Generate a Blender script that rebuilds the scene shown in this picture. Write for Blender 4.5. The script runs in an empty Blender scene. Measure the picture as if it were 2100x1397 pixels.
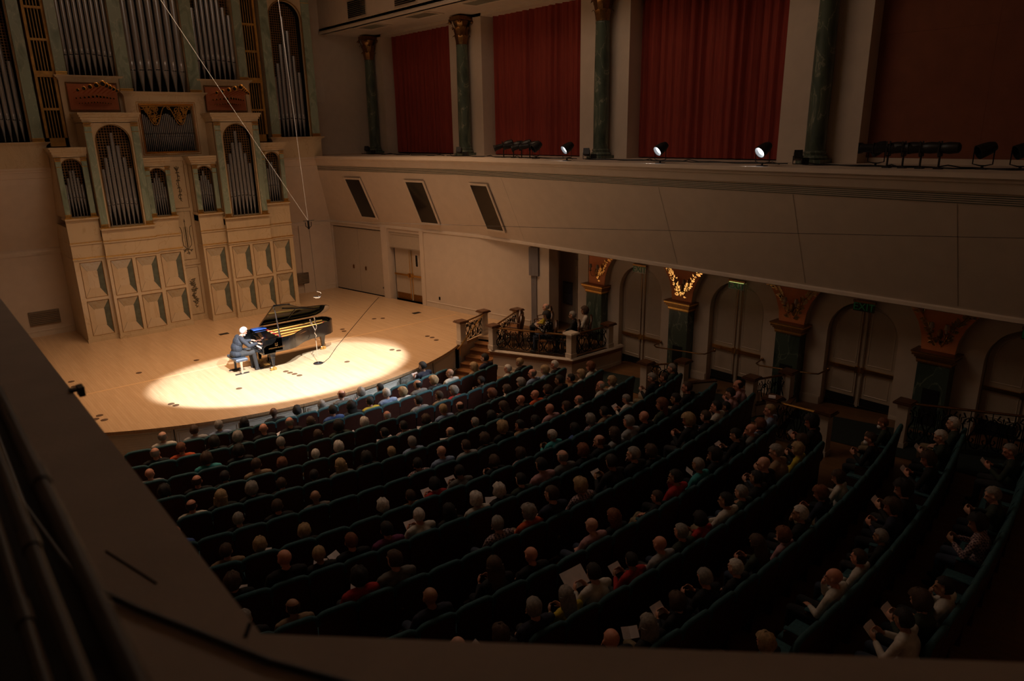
import bpy, bmesh, math, random
from mathutils import Vector, Matrix, Euler
random.seed(7)
S = bpy.context.scene
COL = S.collection
pi = math.pi

# ---------------------------------------------------------------- camera, world, lamps, exposure
cam = bpy.data.cameras.new('camera')
cam_o = bpy.data.objects.new('camera', cam); COL.objects.link(cam_o)
def cam_axes(yaw, pit, rol):
    fwd = Vector((math.sin(yaw)*math.cos(pit), math.cos(yaw)*math.cos(pit), -math.sin(pit)))
    right = Vector((math.cos(yaw), -math.sin(yaw), 0)); up = right.cross(fwd)
    return right*math.cos(rol)+up*math.sin(rol), up*math.cos(rol)-right*math.sin(rol), fwd
_r, _u, _f = cam_axes(math.radians(40.4125), math.radians(16.5066), math.radians(-1.0263))
cam_o.matrix_world = Matrix(((_r.x, _u.x, -_f.x, 0), (_r.y, _u.y, -_f.y, 0), (_r.z, _u.z, -_f.z, 6.7), (0, 0, 0, 1)))
cam.sensor_width = 36; cam.lens = 1454.168/2100*36
cam.clip_start = .02; cam.clip_end = 200
cam.dof.use_dof = True; cam.dof.focus_distance = 22; cam.dof.aperture_fstop = 2.8
S.camera = cam_o
wd = bpy.data.worlds.new('world'); S.world = wd; wd.use_nodes = True
wd.node_tree.nodes['Background'].inputs[0].default_value = (0, 0, 0, 1)
S.view_settings.view_transform = 'Standard'; S.view_settings.look = 'None'
S.view_settings.gamma = 1; S.view_settings.use_curve_mapping = False
S.view_settings.exposure = 0.0
S.cycles.use_denoising = True
S.cycles.max_bounces = 6; S.cycles.diffuse_bounces = 4; S.cycles.glossy_bounces = 3
S.cycles.sample_clamp_indirect = 4

def aim(o, loc, tgt):
    o.location = loc
    o.rotation_euler = (Vector(tgt)-Vector(loc)).to_track_quat('-Z', 'Y').to_euler()
def spot(name, loc, tgt, power, half, color, blend=.25, sx=1, sy=1, size=.12):
    l = bpy.data.lights.new(name, 'SPOT'); l.energy = power; l.spot_size = 2*math.radians(half)
    l.color = color; l.spot_blend = blend; l.shadow_soft_size = size
    o = bpy.data.objects.new(name, l); COL.objects.link(o); aim(o, loc, tgt); o.scale = (sx, sy, 1); return o
def area(name, loc, tgt, power, sx, sy, color, spread=180):
    l = bpy.data.lights.new(name, 'AREA'); l.energy = power; l.shape = 'RECTANGLE'; l.size = sx; l.size_y = sy
    l.color = color; l.spread = math.radians(spread)
    o = bpy.data.objects.new(name, l); COL.objects.link(o); aim(o, loc, tgt); return o
WARM = (1, .60, .335)
# two ellipsoidal spots in the ceiling slot over the seats, shuttered to a wide low oval on the piano
spot('piano_spot', (5.4, 7.7, 12.2), (7.75, 19.25, 0), 36000, 12.6, (.93, .97, 1), .14, 1.0, .50)
spot('piano_spot', (9.0, 7.2, 12.2), (8.05, 19.35, 0), 18000, 12.4, (.93, .97, 1), .16, 1.0, .50)
# dim warm stage wash hung above the stage, unseen fill added over the seats to lift curtains and right side
area('stage_wash', (8, 19.5, 13.0), (8, 20.4, 0), 480, 9, 2.5, WARM, 84)
area('house_fill', (7.5, 14.5, 13.2), (9.0, 14.5, 0), 205, 9, 6, (1, .74, .55))

# ---------------------------------------------------------------- geometry helpers
class G:
    def __init__(s): s.v = []; s.f = []
    def add(s, vs, fs):
        b = len(s.v); s.v += [tuple(p) for p in vs]; s.f += [tuple(i+b for i in f) for f in fs]; return s
    def box(s, x0, y0, z0, x1, y1, z1, M=None):
        vs = [Vector((x, y, z)) for z in (z0, z1) for y in (y0, y1) for x in (x0, x1)]
        if M is not None: vs = [M @ v for v in vs]
        return s.add(vs, [(0, 2, 3, 1), (4, 5, 7, 6), (0, 1, 5, 4), (2, 6, 7, 3), (0, 4, 6, 2), (1, 3, 7, 5)])
    def cbox(s, c, d, M=None):
        return s.box(c[0]-d[0]/2, c[1]-d[1]/2, c[2]-d[2]/2, c[0]+d[0]/2, c[1]+d[1]/2, c[2]+d[2]/2, M)
    def prism(s, poly, ext):
        n = len(poly); e = Vector(ext); a = [Vector(p) for p in poly]; vs = a+[p+e for p in a]
        return s.add(vs, [tuple(range(n))[::-1], tuple(range(n, 2*n))]+[(i, (i+1) % n, n+(i+1) % n, n+i) for i in range(n)])
    def quad(s, a, b, c, d): return s.add([a, b, c, d], [(0, 1, 2, 3)])
    def tube(s, path, r, n=6, caps=True, flat=1):
        P = [Vector(p) for p in path]; R = r if isinstance(r, (list, tuple)) else [r]*len(P); vs = []
        up = None
        for i, p in enumerate(P):
            t = (P[min(i+1, len(P)-1)]-P[max(i-1, 0)])
            t = t.normalized() if t.length > 1e-9 else Vector((0, 0, 1))
            if up is None: up = Vector((0, 0, 1)) if abs(t.z) < .9 else Vector((1, 0, 0))
            a = t.cross(up).normalized(); b = a.cross(t).normalized(); up = b
            for k in range(n):
                an = 2*pi*k/n; vs.append(p+(a*math.cos(an)+b*math.sin(an)*flat)*R[i])
        m = len(P)
        fs = [(i*n+k, i*n+(k+1) % n, (i+1)*n+(k+1) % n, (i+1)*n+k) for i in range(m-1) for k in range(n)]
        if caps: fs += [tuple(range(n))[::-1], tuple(range((m-1)*n, m*n))]
        return s.add(vs, fs)
    def lathe(s, prof, n=16, M=None, caps=True):
        vs = []
        for r, z in prof:
            for k in range(n):
                p = Vector((r*math.cos(2*pi*k/n), r*math.sin(2*pi*k/n), z)); vs.append(M @ p if M is not None else p)
        m = len(prof)
        fs = [(i*n+k, i*n+(k+1) % n, (i+1)*n+(k+1) % n, (i+1)*n+k) for i in range(m-1) for k in range(n)]
        if caps: fs += [tuple(range(n))[::-1], tuple(range((m-1)*n, m*n))]
        return s.add(vs, fs)
    def loft(s, rings, caps=True):
        n = len(rings[0]); vs = [p for r in rings for p in r]; m = len(rings)
        fs = [(i*n+k, i*n+(k+1) % n, (i+1)*n+(k+1) % n, (i+1)*n+k) for i in range(m-1) for k in range(n)]
        if caps: fs += [tuple(range(n))[::-1], tuple(range((m-1)*n, m*n))]
        return s.add(vs, fs)
    def ell(s, c, r, n=10, m=7, M=None):
        prof = [(math.sin(pi*i/m), -math.cos(pi*i/m)) for i in range(m+1)]; prof[0] = (.02, -1); prof[-1] = (.02, 1)
        T = Matrix.Translation(c) @ (M if M is not None else Matrix()) @ Matrix.Diagonal((r[0], r[1], r[2], 1))
        return s.lathe(prof, n, T)
    def cap(s, a, b, ra, rb, n=10):          # round-ended tapered limb
        a = Vector(a); b = Vector(b); t = (b-a).normalized(); P = []; R = []
        for k in (0, 30, 60): c = math.radians(90-k); P.append(a-t*ra*math.sin(c)); R.append(max(ra*math.cos(c), ra*.05))
        P.append(a); R.append(ra); P.append(b); R.append(rb)
        for k in (30, 60, 90): c = math.radians(k); P.append(b+t*rb*math.sin(c)); R.append(max(rb*math.cos(c), rb*.05))
        return s.tube(P, R, n)
    def sweep(s, path, prof, closed=False):   # prof: (inward offset, z) swept along an XY path, left normal = inward
        P = [Vector((p[0], p[1])) for p in path]; n = len(prof); vs = []
        for i, p in enumerate(P):
            d0 = (P[i]-P[i-1]).normalized() if i > 0 else (P[1]-P[0]).normalized()
            d1 = (P[i+1]-P[i]).normalized() if i < len(P)-1 else d0
            n0 = Vector((-d0.y, d0.x)); n1 = Vector((-d1.y, d1.x)); nn = (n0+n1).normalized(); k = 1/max(.3, nn.dot(n0))
            for o, z in prof: q = p+nn*o*k; vs.append((q.x, q.y, z))
        fs = [(i*n+j, (i+1)*n+j, (i+1)*n+(j+1) % n, i*n+(j+1) % n) for i in range(len(P)-1) for j in range(n if closed else n-1)]
        if closed: fs += [tuple(range(n)), tuple(range((len(P)-1)*n, len(P)*n))[::-1]]
        return s.add(vs, fs)
    def mesh(s, name, mat, smooth=None):
        me = bpy.data.meshes.new(name); me.from_pydata(s.v, [], s.f)
        bm = bmesh.new(); bm.from_mesh(me); bmesh.ops.recalc_face_normals(bm, faces=bm.faces); bm.to_mesh(me); bm.free()
        if mat: me.materials.append(mat)
        if smooth is not None:
            me.shade_smooth(); me.set_sharp_from_angle(angle=math.radians(smooth))
        return me
    def build(s, name, mat, parent=None, smooth=None, **props):
        return obj(name, s.mesh(name, mat, smooth), parent, **props)
def obj(name, me, parent=None, **props):
    o = bpy.data.objects.new(name, me); COL.objects.link(o)
    if parent is not None: o.parent = parent
    for k, v in props.items(): o[k] = v
    return o
def thing(name, label, cat, loc=(0, 0, 0), rot=(0, 0, 0), group=None):
    o = bpy.data.objects.new(name, None); COL.objects.link(o); o.location = loc; o.rotation_euler = rot
    o.empty_display_size = .1; o['label'] = label; o['category'] = cat
    if group: o['group'] = group
    return o
def tag(o, label, cat, group=None):
    o['label'] = label; o['category'] = cat
    if group: o['group'] = group
    return o
def struct(g, name, mat, parent=None, smooth=None):
    o = g.build(name, mat, parent, smooth)
    if parent is None: o['kind'] = 'structure'
    return o
def sempty(name):
    o = bpy.data.objects.new(name, None); COL.objects.link(o); o['kind'] = 'structure'; o.empty_display_size = .1; return o
ORD = ['first', 'second', 'third', 'fourth', 'fifth', 'sixth', 'seventh', 'eighth', 'ninth', 'tenth', 'eleventh', 'twelfth', 'thirteenth',
       'fourteenth', 'fifteenth', 'sixteenth', 'seventeenth', 'eighteenth', 'nineteenth', 'twentieth', 'twenty-first', 'twenty-second',
       'twenty-third', 'twenty-fourth', 'twenty-fifth', 'twenty-sixth', 'twenty-seventh', 'twenty-eighth', 'twenty-ninth', 'thirtieth']
NUM = ['one', 'two', 'three', 'four', 'five', 'six', 'seven', 'eight', 'nine', 'ten', 'eleven', 'twelve', 'thirteen', 'fourteen', 'fifteen']

def flat_text(curve, parent):               # text turned into a plain mesh object
    o = bpy.data.objects.new('lettering', curve); COL.objects.link(o)
    dg = bpy.context.evaluated_depsgraph_get(); me = bpy.data.meshes.new_from_object(o.evaluated_get(dg), depsgraph=dg); me.name = 'lettering'
    bpy.data.objects.remove(o); return obj('lettering', me, parent)
# ---------------------------------------------------------------- procedural materials
def mat(name, col, rough=.6, metal=0, spec=None, noise=0, nscale=8, bump=0, bscale=60, coat=0, col2=None, emit=0, stretch=None):
    m = bpy.data.materials.new(name); m.use_nodes = True; nt = m.node_tree; b = nt.nodes['Principled BSDF']
    b.inputs['Base Color'].default_value = (*col, 1); b.inputs['Roughness'].default_value = rough; b.inputs['Metallic'].default_value = metal
    if spec is not None: b.inputs['Specular IOR Level'].default_value = spec
    if coat: b.inputs['Coat Weight'].default_value = coat; b.inputs['Coat Roughness'].default_value = .08
    if emit: b.inputs['Emission Color'].default_value = (*col, 1); b.inputs['Emission Strength'].default_value = emit
    tc = None
    if noise or bump or col2:
        tc = nt.nodes.new('ShaderNodeTexCoord'); mp = nt.nodes.new('ShaderNodeMapping'); nt.links.new(tc.outputs['Object'], mp.inputs[0])
        if stretch: mp.inputs['Scale'].default_value = stretch
    if noise or col2:
        n = nt.nodes.new('ShaderNodeTexNoise'); n.inputs['Scale'].default_value = nscale; n.inputs['Detail'].default_value = 5; nt.links.new(mp.outputs[0], n.inputs[0])
        r = nt.nodes.new('ShaderNodeValToRGB'); c2 = col2 or tuple(c*(1-noise) for c in col)
        r.color_ramp.elements[0].position = .35; r.color_ramp.elements[1].position = .65
        r.color_ramp.elements[0].color = (*c2, 1); r.color_ramp.elements[1].color = (*col, 1)
        nt.links.new(n.outputs[0], r.inputs[0]); nt.links.new(r.outputs[0], b.inputs['Base Color'])
    if bump:
        n2 = nt.nodes.new('ShaderNodeTexNoise'); n2.inputs['Scale'].default_value = bscale; nt.links.new(mp.outputs[0], n2.inputs[0])
        bp = nt.nodes.new('ShaderNodeBump'); bp.inputs['Strength'].default_value = bump; bp.inputs['Distance'].default_value = .01
        nt.links.new(n2.outputs[0], bp.inputs['Height']); nt.links.new(bp.outputs[0], b.inputs['Normal'])
    return m
def marble(name, base, dark, vein, scale=1.2, rough=.3, stretch=(1, 1, .5)):
    m = bpy.data.materials.new(name); m.use_nodes = True; nt = m.node_tree; b = nt.nodes['Principled BSDF']; b.inputs['Roughness'].default_value = rough
    tc = nt.nodes.new('ShaderNodeTexCoord'); mp = nt.nodes.new('ShaderNodeMapping'); nt.links.new(tc.outputs['Object'], mp.inputs[0])
    mp.inputs['Scale'].default_value = stretch; mp.inputs['Rotation'].default_value = (.3, .5, .2)
    n = nt.nodes.new('ShaderNodeTexNoise'); n.inputs['Scale'].default_value = scale; n.inputs['Detail'].default_value = 8; n.inputs['Distortion'].default_value = 1.6
    nt.links.new(mp.outputs[0], n.inputs[0])
    r = nt.nodes.new('ShaderNodeValToRGB'); e = r.color_ramp.elements
    e[0].position = .3; e[0].color = (*dark, 1); e[1].position = .62; e[1].color = (*base, 1)
    for p, c in ((.485, base), (.50, vein), (.515, base)):
        q = e.new(p); q.color = (*c, 1)
    nt.links.new(n.outputs[0], r.inputs[0]); nt.links.new(r.outputs[0], b.inputs['Base Color']); return m
def planks(name, c1, c2, width, length, rough=.35, rotz=pi/2, coat=0):
    m = bpy.data.materials.new(name); m.use_nodes = True; nt = m.node_tree; b = nt.nodes['Principled BSDF']; b.inputs['Roughness'].default_value = rough
    tc = nt.nodes.new('ShaderNodeTexCoord'); mp = nt.nodes.new('ShaderNodeMapping'); nt.links.new(tc.outputs['Object'], mp.inputs[0]); mp.inputs['Rotation'].default_value = (0, 0, rotz)
    br = nt.nodes.new('ShaderNodeTexBrick'); br.inputs['Scale'].default_value = 1; br.inputs['Brick Width'].default_value = length; br.inputs['Row Height'].default_value = width
    br.inputs['Mortar Size'].default_value = .0012; br.inputs['Color1'].default_value = (*c1, 1); br.inputs['Color2'].default_value = (*c2, 1)
    br.inputs['Mortar'].default_value = (*[c*.5 for c in c2], 1); br.offset = .37
    nt.links.new(mp.outputs[0], br.inputs[0])
    mp2 = nt.nodes.new('ShaderNodeMapping'); nt.links.new(tc.outputs['Object'], mp2.inputs[0]); mp2.inputs['Scale'].default_value = (14, 1.2, 1)
    n = nt.nodes.new('ShaderNodeTexNoise'); n.inputs['Scale'].default_value = 1; n.inputs['Detail'].default_value = 6; nt.links.new(mp2.outputs[0], n.inputs[0])
    mx = nt.nodes.new('ShaderNodeMix'); mx.data_type = 'RGBA'; mx.blend_type = 'MULTIPLY'; mx.inputs[0].default_value = .5
    r = nt.nodes.new('ShaderNodeValToRGB'); r.color_ramp.elements[0].color = (.62, .55, .5, 1); r.color_ramp.elements[0].position = .3
    nt.links.new(n.outputs[0], r.inputs[0]); nt.links.new(br.outputs[0], mx.inputs[6]); nt.links.new(r.outputs[0], mx.inputs[7]); nt.links.new(mx.outputs[2], b.inputs['Base Color'])
    return m
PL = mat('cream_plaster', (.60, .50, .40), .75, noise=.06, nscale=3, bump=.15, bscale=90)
PLL = mat('pale_trim_paint', (.62, .53, .43), .5, noise=.05)
WHITE = mat('stage_front_paint', (.74, .74, .68), .5, noise=.05)
DOOR = mat('putty_door_paint', (.46, .38, .29), .5, noise=.05)
TERRA = mat('terracotta_board', (.48, .16, .07), .8, noise=.12, nscale=4)
LITWIRE = mat('lit_wire', (.85, .88, .92), .5, noise=.05)  # pale tone stands in for light catching the rising wires
ORNG = mat('terracotta_plaster', (.74, .27, .11), .8, noise=.12, nscale=4)
MC = marble('cream_marble', (.54, .42, .265), (.47, .36, .22), (.46, .34, .20), 1.3)
MCP = marble('cream_marble_panel', (.52, .40, .26), (.46, .35, .22), (.46, .34, .21), 2)
SHGR = mat('grey_green_paint', (.10, .115, .085), .6, noise=.25, nscale=7)
MG = marble('pale_green_marble', (.24, .30, .23), (.14, .19, .14), (.36, .38, .30), 2.2)
MDG = marble('dark_green_marble', (.055, .085, .065), (.02, .035, .028), (.20, .24, .19), 1.6)
MCOL = marble('green_column_marble', (.085, .115, .085), (.03, .05, .04), (.26, .27, .20), 2.2, stretch=(1, 1, .35))
GOLD = mat('gilding', (.85, .50, .14), .32, 1, noise=.25, nscale=20)
GOLDG = mat('bright_gold_paint', (.46, .25, .055), .42, .3, noise=.3, nscale=6)
GOLDP = mat('gold_paint', (.27, .145, .045), .45, .3, noise=.3, nscale=6)
GLEAF = mat('gold_leaf', (.95, .66, .28), .16, 1, noise=.12, nscale=30)
VENT = mat('vent_paint', (.20, .155, .11), .6, noise=.1)
BRONZE = mat('dark_bronze', (.30, .16, .06), .4, .9, noise=.3, nscale=25)
TIN = mat('organ_metal', (.44, .45, .47), .26, .75, noise=.12, nscale=5, stretch=(3, 3, .6))
DARK = mat('black_and_shade', (.006, .005, .004), .9, noise=.2)  # plain black parts, and shade painted into pipe mouths and bells
IRON = mat('black_iron', (.012, .011, .010), .5, .6, noise=.2)
CURT = mat('red_velour', (.30, .040, .024), .9, noise=.25, nscale=30, stretch=(1, 1, .05))
PANEL = mat('rust_panel', (.22, .070, .034), .85, noise=.12, nscale=3)
FLOOR = planks('maple_floor', (.62, .44, .265), (.56, .385, .225), .057, 1.6, .30)
AFLOOR = planks('house_wood_floor', (.20, .10, .04), (.16, .08, .03), .07, 1.4, .45)
OAK = mat('stained_oak', (.25, .11, .04), .4, noise=.3, nscale=6, stretch=(1, 1, 8))
CARP = mat('dark_green_carpet', (.012, .022, .017), .95, noise=.35, nscale=60, bump=.4, bscale=300)
BLACKP = mat('piano_black', (.003, .003, .003), .06, noise=.1, coat=.6)
BLK = mat('satin_black', (.010, .010, .011), .45, noise=.15)
CHROME = mat('chrome', (.72, .74, .78), .16, 1, noise=.05)
BRASS = mat('brass', (.85, .55, .20), .25, 1, noise=.12, nscale=30)
PLATE = mat('piano_gold_plate', (.75, .40, .09), .35, .8, noise=.15, nscale=12)
STRING = mat('copper_strings', (.62, .33, .16), .3, 1, noise=.2, nscale=40, stretch=(1, 60, 1))
FELT = mat('red_felt', (.40, .02, .02), .9, noise=.2)
IVORY = mat('ivory_keys', (.82, .80, .74), .3, noise=.04)
BLUE = mat('blue_folder', (.03, .10, .42), .5, noise=.1)
TEALV = mat('teal_velvet', (.030, .100, .118), .85, noise=.3, nscale=25, bump=.3, bscale=200)
SEATB = mat('maroon_seat_back', (.055, .014, .009), .55, noise=.25, nscale=9)
PAPER = mat('programme_paper', (.72, .66, .66), .7, noise=.08, nscale=12)
STEEL = mat('dark_steel_tube', (.045, .038, .032), .5, .5, noise=.2)
LENS = mat('lit_lens', (.92, .95, 1), .3, emit=9.0, noise=.02)
GLASSD = mat('dark_glass', (.012, .012, .012), .08, noise=.1)
EXITG = mat('exit_green', (.02, .12, .035), .4, emit=.05, noise=.05)
EXITP = mat('exit_panel', (.42, .40, .33), .2, noise=.05)
EXITL = mat('exit_lamp_strip', (.75, .85, .25), .4, emit=.9, noise=.05)
BULB = mat('candle_bulb', (1, .55, .2), .4, emit=2.0, noise=.05)
SHADE = mat('candle_sleeve', (.42, .34, .27), .6, noise=.1)
GREYC = mat('grey_cloth', (.20, .18, .18), .9, noise=.15, nscale=20, stretch=(1, 1, .1))
WALNUT = mat('walnut_chair', (.11, .045, .018), .4, noise=.3, nscale=8)
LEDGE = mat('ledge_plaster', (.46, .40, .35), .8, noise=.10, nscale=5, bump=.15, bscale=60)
# ---------------------------------------------------------------- the hall: floors
RC = Vector((7.4, 36.0))
def zfloor(x, y): return -.9+.0758*(math.hypot(x-RC.x, y-RC.y)-20.3)
SC = Vector((7.9, 26.1)); SR = 9.5
arc = [(SC.x+SR*math.sin(a), SC.y-SR*math.cos(a)) for a in [math.radians(-34+68*i/40) for i in range(41)]]
arc = [p for p in arc if p[0] < 13.2]
BOXP = [(13.56, 16.94), (14.73, 14.49), (16.42, 14.41), (16.95, 14.9), (17.55, 16.6), (17.55, 18.4), (16.25, 18.4), (15.60, 18.05)]
fl = arc+[(13.2, 18.1), (14.18, 18.42), (14.60, 17.53), (15.6, 18.05), (16.28, 18.4), (14.46, 29.3), (1.3, 29.3), (.2, 22.0), (.4, 19.2), (2.4, 18.3)]
floor = struct(G().prism([(x, y, -.10) for x, y in fl], (0, 0, .10)), 'floor_stage', FLOOR)
struct(G().box(1.7, 21.335, -.001, 15.4, 21.405, .003), 'seam_strip', mat('pale_seam', (.70, .46, .24), .35, noise=.1), floor)
g = G()
nx, ny = 40, 46
vs = [(-1.6+20*i/nx, -2.5+22.5*j/ny) for j in range(ny+1) for i in range(nx+1)]
g.add([(x, y, zfloor(x, y)) for x, y in vs], [(j*(nx+1)+i, j*(nx+1)+i+1, (j+1)*(nx+1)+i+1, (j+1)*(nx+1)+i) for j in range(ny) for i in range(nx)])
hfloor = struct(g, 'floor_house', AFLOOR)
g = G()
cp = [(14.95, 14.3), (14.9, 11.0), (15.0, 8.2), (15.1, 5.4), (15.2, 1.0), (17.3, 1.0), (17.3, 14.3)]
n = 24
for j in range(n):
    y0, y1 = 1+13.3*j/n, 1+13.3*(j+1)/n
    g.quad((14.92, y0, zfloor(14.9, y0)+.012), (17.25, y0, zfloor(16, y0)+.02), (17.25, y1, zfloor(16, y1)+.02), (14.92, y1, zfloor(14.9, y1)+.012))
struct(g, 'carpet_strip', CARP, hfloor)
# stage front: overhanging oak nosing, pale panelled apron
path = arc[::-1]
sf = sempty('wall_stage_front')
struct(G().sweep(path, [(-.02, .002), (-.02, -.07), (.05, -.07), (.05, .002)], True), 'nosing', FLOOR, sf)
struct(G().sweep(path, [(-.02, -.07), (-.02, -1.05), (-.08, -1.05), (-.08, -.07)], True), 'apron', WHITE, sf)
struct(G().sweep(path, [(.01, -.98), (.01, -.80), (-.02, -.78), (-.02, -.98)], True), 'baseboard', WHITE, sf)
for k in range(7):                        # seven framed panels on the apron
    a0 = math.radians(-33.4+9.35*k+.35); a1 = math.radians(-33.4+9.35*(k+1)-.35)
    def ap(a, z, r): return (SC.x+r*math.sin(a), SC.y-r*math.cos(a), z)
    g = G()
    pts = [ap(a0+(a1-a0)*i/6, -.16, SR-.017) for i in range(7)]+[ap(a1-(a1-a0)*i/6, -.74, SR-.017) for i in range(7)]
    g.tube(pts+[pts[0]], .016, 4)
    pts = [ap(a0+.006+(a1-a0-.012)*i/6, -.20, SR-.017) for i in range(7)]+[ap(a1-.006-(a1-a0-.012)*i/6, -.70, SR-.017) for i in range(7)]
    g.tube(pts+[pts[0]], .008, 4)
    if k in (0, 5):
        for q in range(8): g.tube([ap(a0+.02+(a1-a0-.04)*i/4, -.26-.055*q, SR-.017) for i in range(5)], .006, 4)
    struct(g, 'apron_panel', WHITE, sf)
    struct(G().box(-.012, -.012, -.8, .012, .012, -.07, Matrix.Translation(ap(a1+math.radians(.35), 0, SR-.02))), 'panel_joint', SHGR, sf)
# stairs from the floor up to the stage
st = thing('stage_stairs', 'short flight of oak steps climbing to the stage beside the side box', 'stairs')
d = Vector((-.94, -.34, 0)); w = Vector((.34, -.94, 0)); L0 = Vector((14.18, 18.38, 0))
for k in range(1, 7):
    a = L0+d*.3*(k-1); b = L0+d*.3*k; z = -.15*k
    G().prism([(p.x, p.y, z-.035) for p in (a+w*1.0, b+w*1.0-d*-.02, b+d*.02, a)], (0, 0, .035)).build('tread', OAK if k % 2 else OAK, st)
    G().prism([(p.x, p.y, z-.15 if k < 6 else -1.0) for p in (a+w*1.0, b+w*1.0, b, a)], (0, 0, .11 if k < 6 else .06)).build('riser', OAK, st)
g = G().prism([(13.2, 18.12, -1.0), (14.2, 18.44, -1.0), (14.2, 18.44, -.1), (13.2, 18.12, -.1)], (-.03, .08, 0)); struct(g, 'wall_stair_cheek', PL)
# ---------------------------------------------------------------- box platform at the right end of the stage
bx = sempty('wall_side_box')
struct(G().prism([(x, y, -.06) for x, y in BOXP], (0, 0, .06)), 'box_floor', AFLOOR, bx)
bpath = [(16.95, 14.42), (16.42, 14.41), (14.73, 14.49), (13.56, 16.94), (15.60, 18.05)]
bpath = bpath[::-1]
struct(G().sweep(bpath[:4]+[bpath[4]], [(.03, -1.05), (.03, -.16), (.10, -.16), (.10, -1.05)], True), 'box_base', PL, bx)
struct(G().sweep(bpath, [(-.06, .0), (-.09, -.05), (-.06, -.09), (.06, -.09), (.06, 0)], True), 'box_ledge', PLL, bx)
struct(G().sweep(bpath, [(-.05, -.09), (-.02, -.20), (.06, -.20), (.06, -.09)], True), 'box_band', OAK, bx)
struct(G().sweep(bpath, [(0, -.95), (0, -.56), (.05, -.56), (.05, -.95)], True), 'baseboard', PLL, bx)
# ---------------------------------------------------------------- outer shell (closes the room)
struct(G().box(-1.7, -2.6, 13.6, 18.2, 30, 13.7), 'ceiling', PL)
struct(G().box(-1.8, -2.6, -2, -1.6, 30, 13.6), 'wall_left', PL)
struct(G().box(-1.8, -2.8, -2, 18.2, -2.6, 13.6), 'wall_rear', PL)
wb = struct(G().box(-1.6, 29.2, -.1, 14.5, 29.4, 3.3), 'wall_back', PL)
struct(G().box(-1.6, 29.6, 5.7, 18.2, 29.8, 13.6), 'wall_back_upper', PL)
struct(G().box(14.35, 29.55, 8.0, 14.85, 29.6, 8.9).box(14.40, 29.53, 8.05, 14.80, 29.55, 8.85), 'wall_plate', PLL, wb)
struct(G().box(-1.6, 29.15, 2.93, 14.42, 29.2, 3.0).box(-1.6, 29.17, 2.86, 14.42, 29.2, 2.93), 'rail_mould', PLL, wb)
struct(G().box(-1.6, 29.17, 0, 14.42, 29.2, .22).box(-1.6, 29.16, .18, 14.42, 29.2, .21), 'baseboard_back', PLL, wb)
struct(G().box(12.9, 29.1, 0, 13.9, 29.2, 2.93), 'wall_pier', PL, wb)
for i, (x0, x1, n) in enumerate(((2.75, 3.68, 'left'), (12.60, 13.14, 'right'))):
    v = thing('wall_vent', 'flat louvred vent low on the back wall %s the organ' % ('left of' if i == 0 else 'right of'), 'vent')
    y = 29.13 if i == 0 else 29.08
    G().box(x0, y+.02, .42, x1, y+.07, .90).build('vent_frame', VENT, v)
    for q in range(7): G().box(x0+.03, y, .455+.062*q, x1-.03, y+.02, .495+.062*q).build('vent_slat', VENT, v)
# ---------------------------------------------------------------- flared stage wall (local frame: x = distance from the corner, y = into the room)
MF = Matrix(((.166, -.986, 0, 14.42), (-.986, -.166, 0, 29.3), (0, 0, 1, 0), (0, 0, 0, 1)))
wf = sempty('wall_stage_right')
struct(G().box(5.85, -.3, -.1, 12.0, 0, 3.4, MF).box(5.85, -.3, -.1, 6.05, .06, 3.0, MF), 'wall_face', PL, wf)
struct(G().box(-.2, -.3, -.1, .15, 0, 3.4, MF).box(.1, -.3, 2.83, 5.9, -.02, 3.4, MF).box(3.52, -.3, -.1, 3.9, .05, 3.0, MF), 'wall_piers', PL, wf)
struct(G().box(6.05, 0, 0, 11.36, .03, .22, MF).box(6.05, 0, .19, 11.36, .04, .21, MF), 'baseboard_right', PLL, wf)
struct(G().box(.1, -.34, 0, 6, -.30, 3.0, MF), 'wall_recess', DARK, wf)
cl = sempty('door_1')
for a, b in ((.17, 1.825), (1.845, 3.5)):
    lf = struct(G().box(a, -.16, .03, b, -.08, 2.78, MF), 'door_leaf', DOOR, cl)
    hx = 1.42 if a < 1 else 2.25
    struct(G().box(hx-.04, -.09, 1.02, hx+.04, -.06, 1.18, MF).box(hx-.012, -.07, 1.04, hx+.012, -.03, 1.16, MF), 'pull_handle', BRONZE, lf)
dd = sempty('door_2')
struct(G().box(3.9, -.10, 2.17, 5.85, -.05, 2.82, MF).box(3.94, -.06, 2.21, 5.81, -.035, 2.25, MF).box(3.94, -.06, 2.72, 5.81, -.035, 2.76, MF).box(3.94, -.06, 2.25, 3.98, -.035, 2.72, MF).box(5.77, -.06, 2.25, 5.81, -.035, 2.72, MF), 'transom_panel', DOOR, dd)
for a, b in ((4.05, 5.0), (5.04, 5.85)):
    lf = struct(G().box(a, -.26, .02, b, -.20, 2.13, MF), 'door_leaf', DOOR, dd)
    struct(G().box(a+.03, -.20, .03, b-.03, -.19, .30, MF), 'kick_plate', BRONZE, lf)
    struct(G().box(a+.02, -.15, 1.05, b-.06, -.11, 1.12, MF).box(b-.12 if a < 5 else a, -.20, 1.0, b-.03 if a < 5 else a+.09, -.10, 1.17, MF), 'crash_bar', BRASS, lf)
    x = b-.05 if a < 5 else a+.05
    struct(G().tube([MF @ Vector((x, -.17, .1)), MF @ Vector((x, -.17, 2.1))], .014, 6), 'latch_rod', BRASS, lf)
    if a > 5:
        struct(G().box(5.27, -.2, 1.45, 5.45, -.19, 1.97, MF), 'window_frame', PLL, lf)
        struct(G().box(5.30, -.19, 1.48, 5.42, -.185, 1.94, MF), 'pane', GLASSD, lf)
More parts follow.
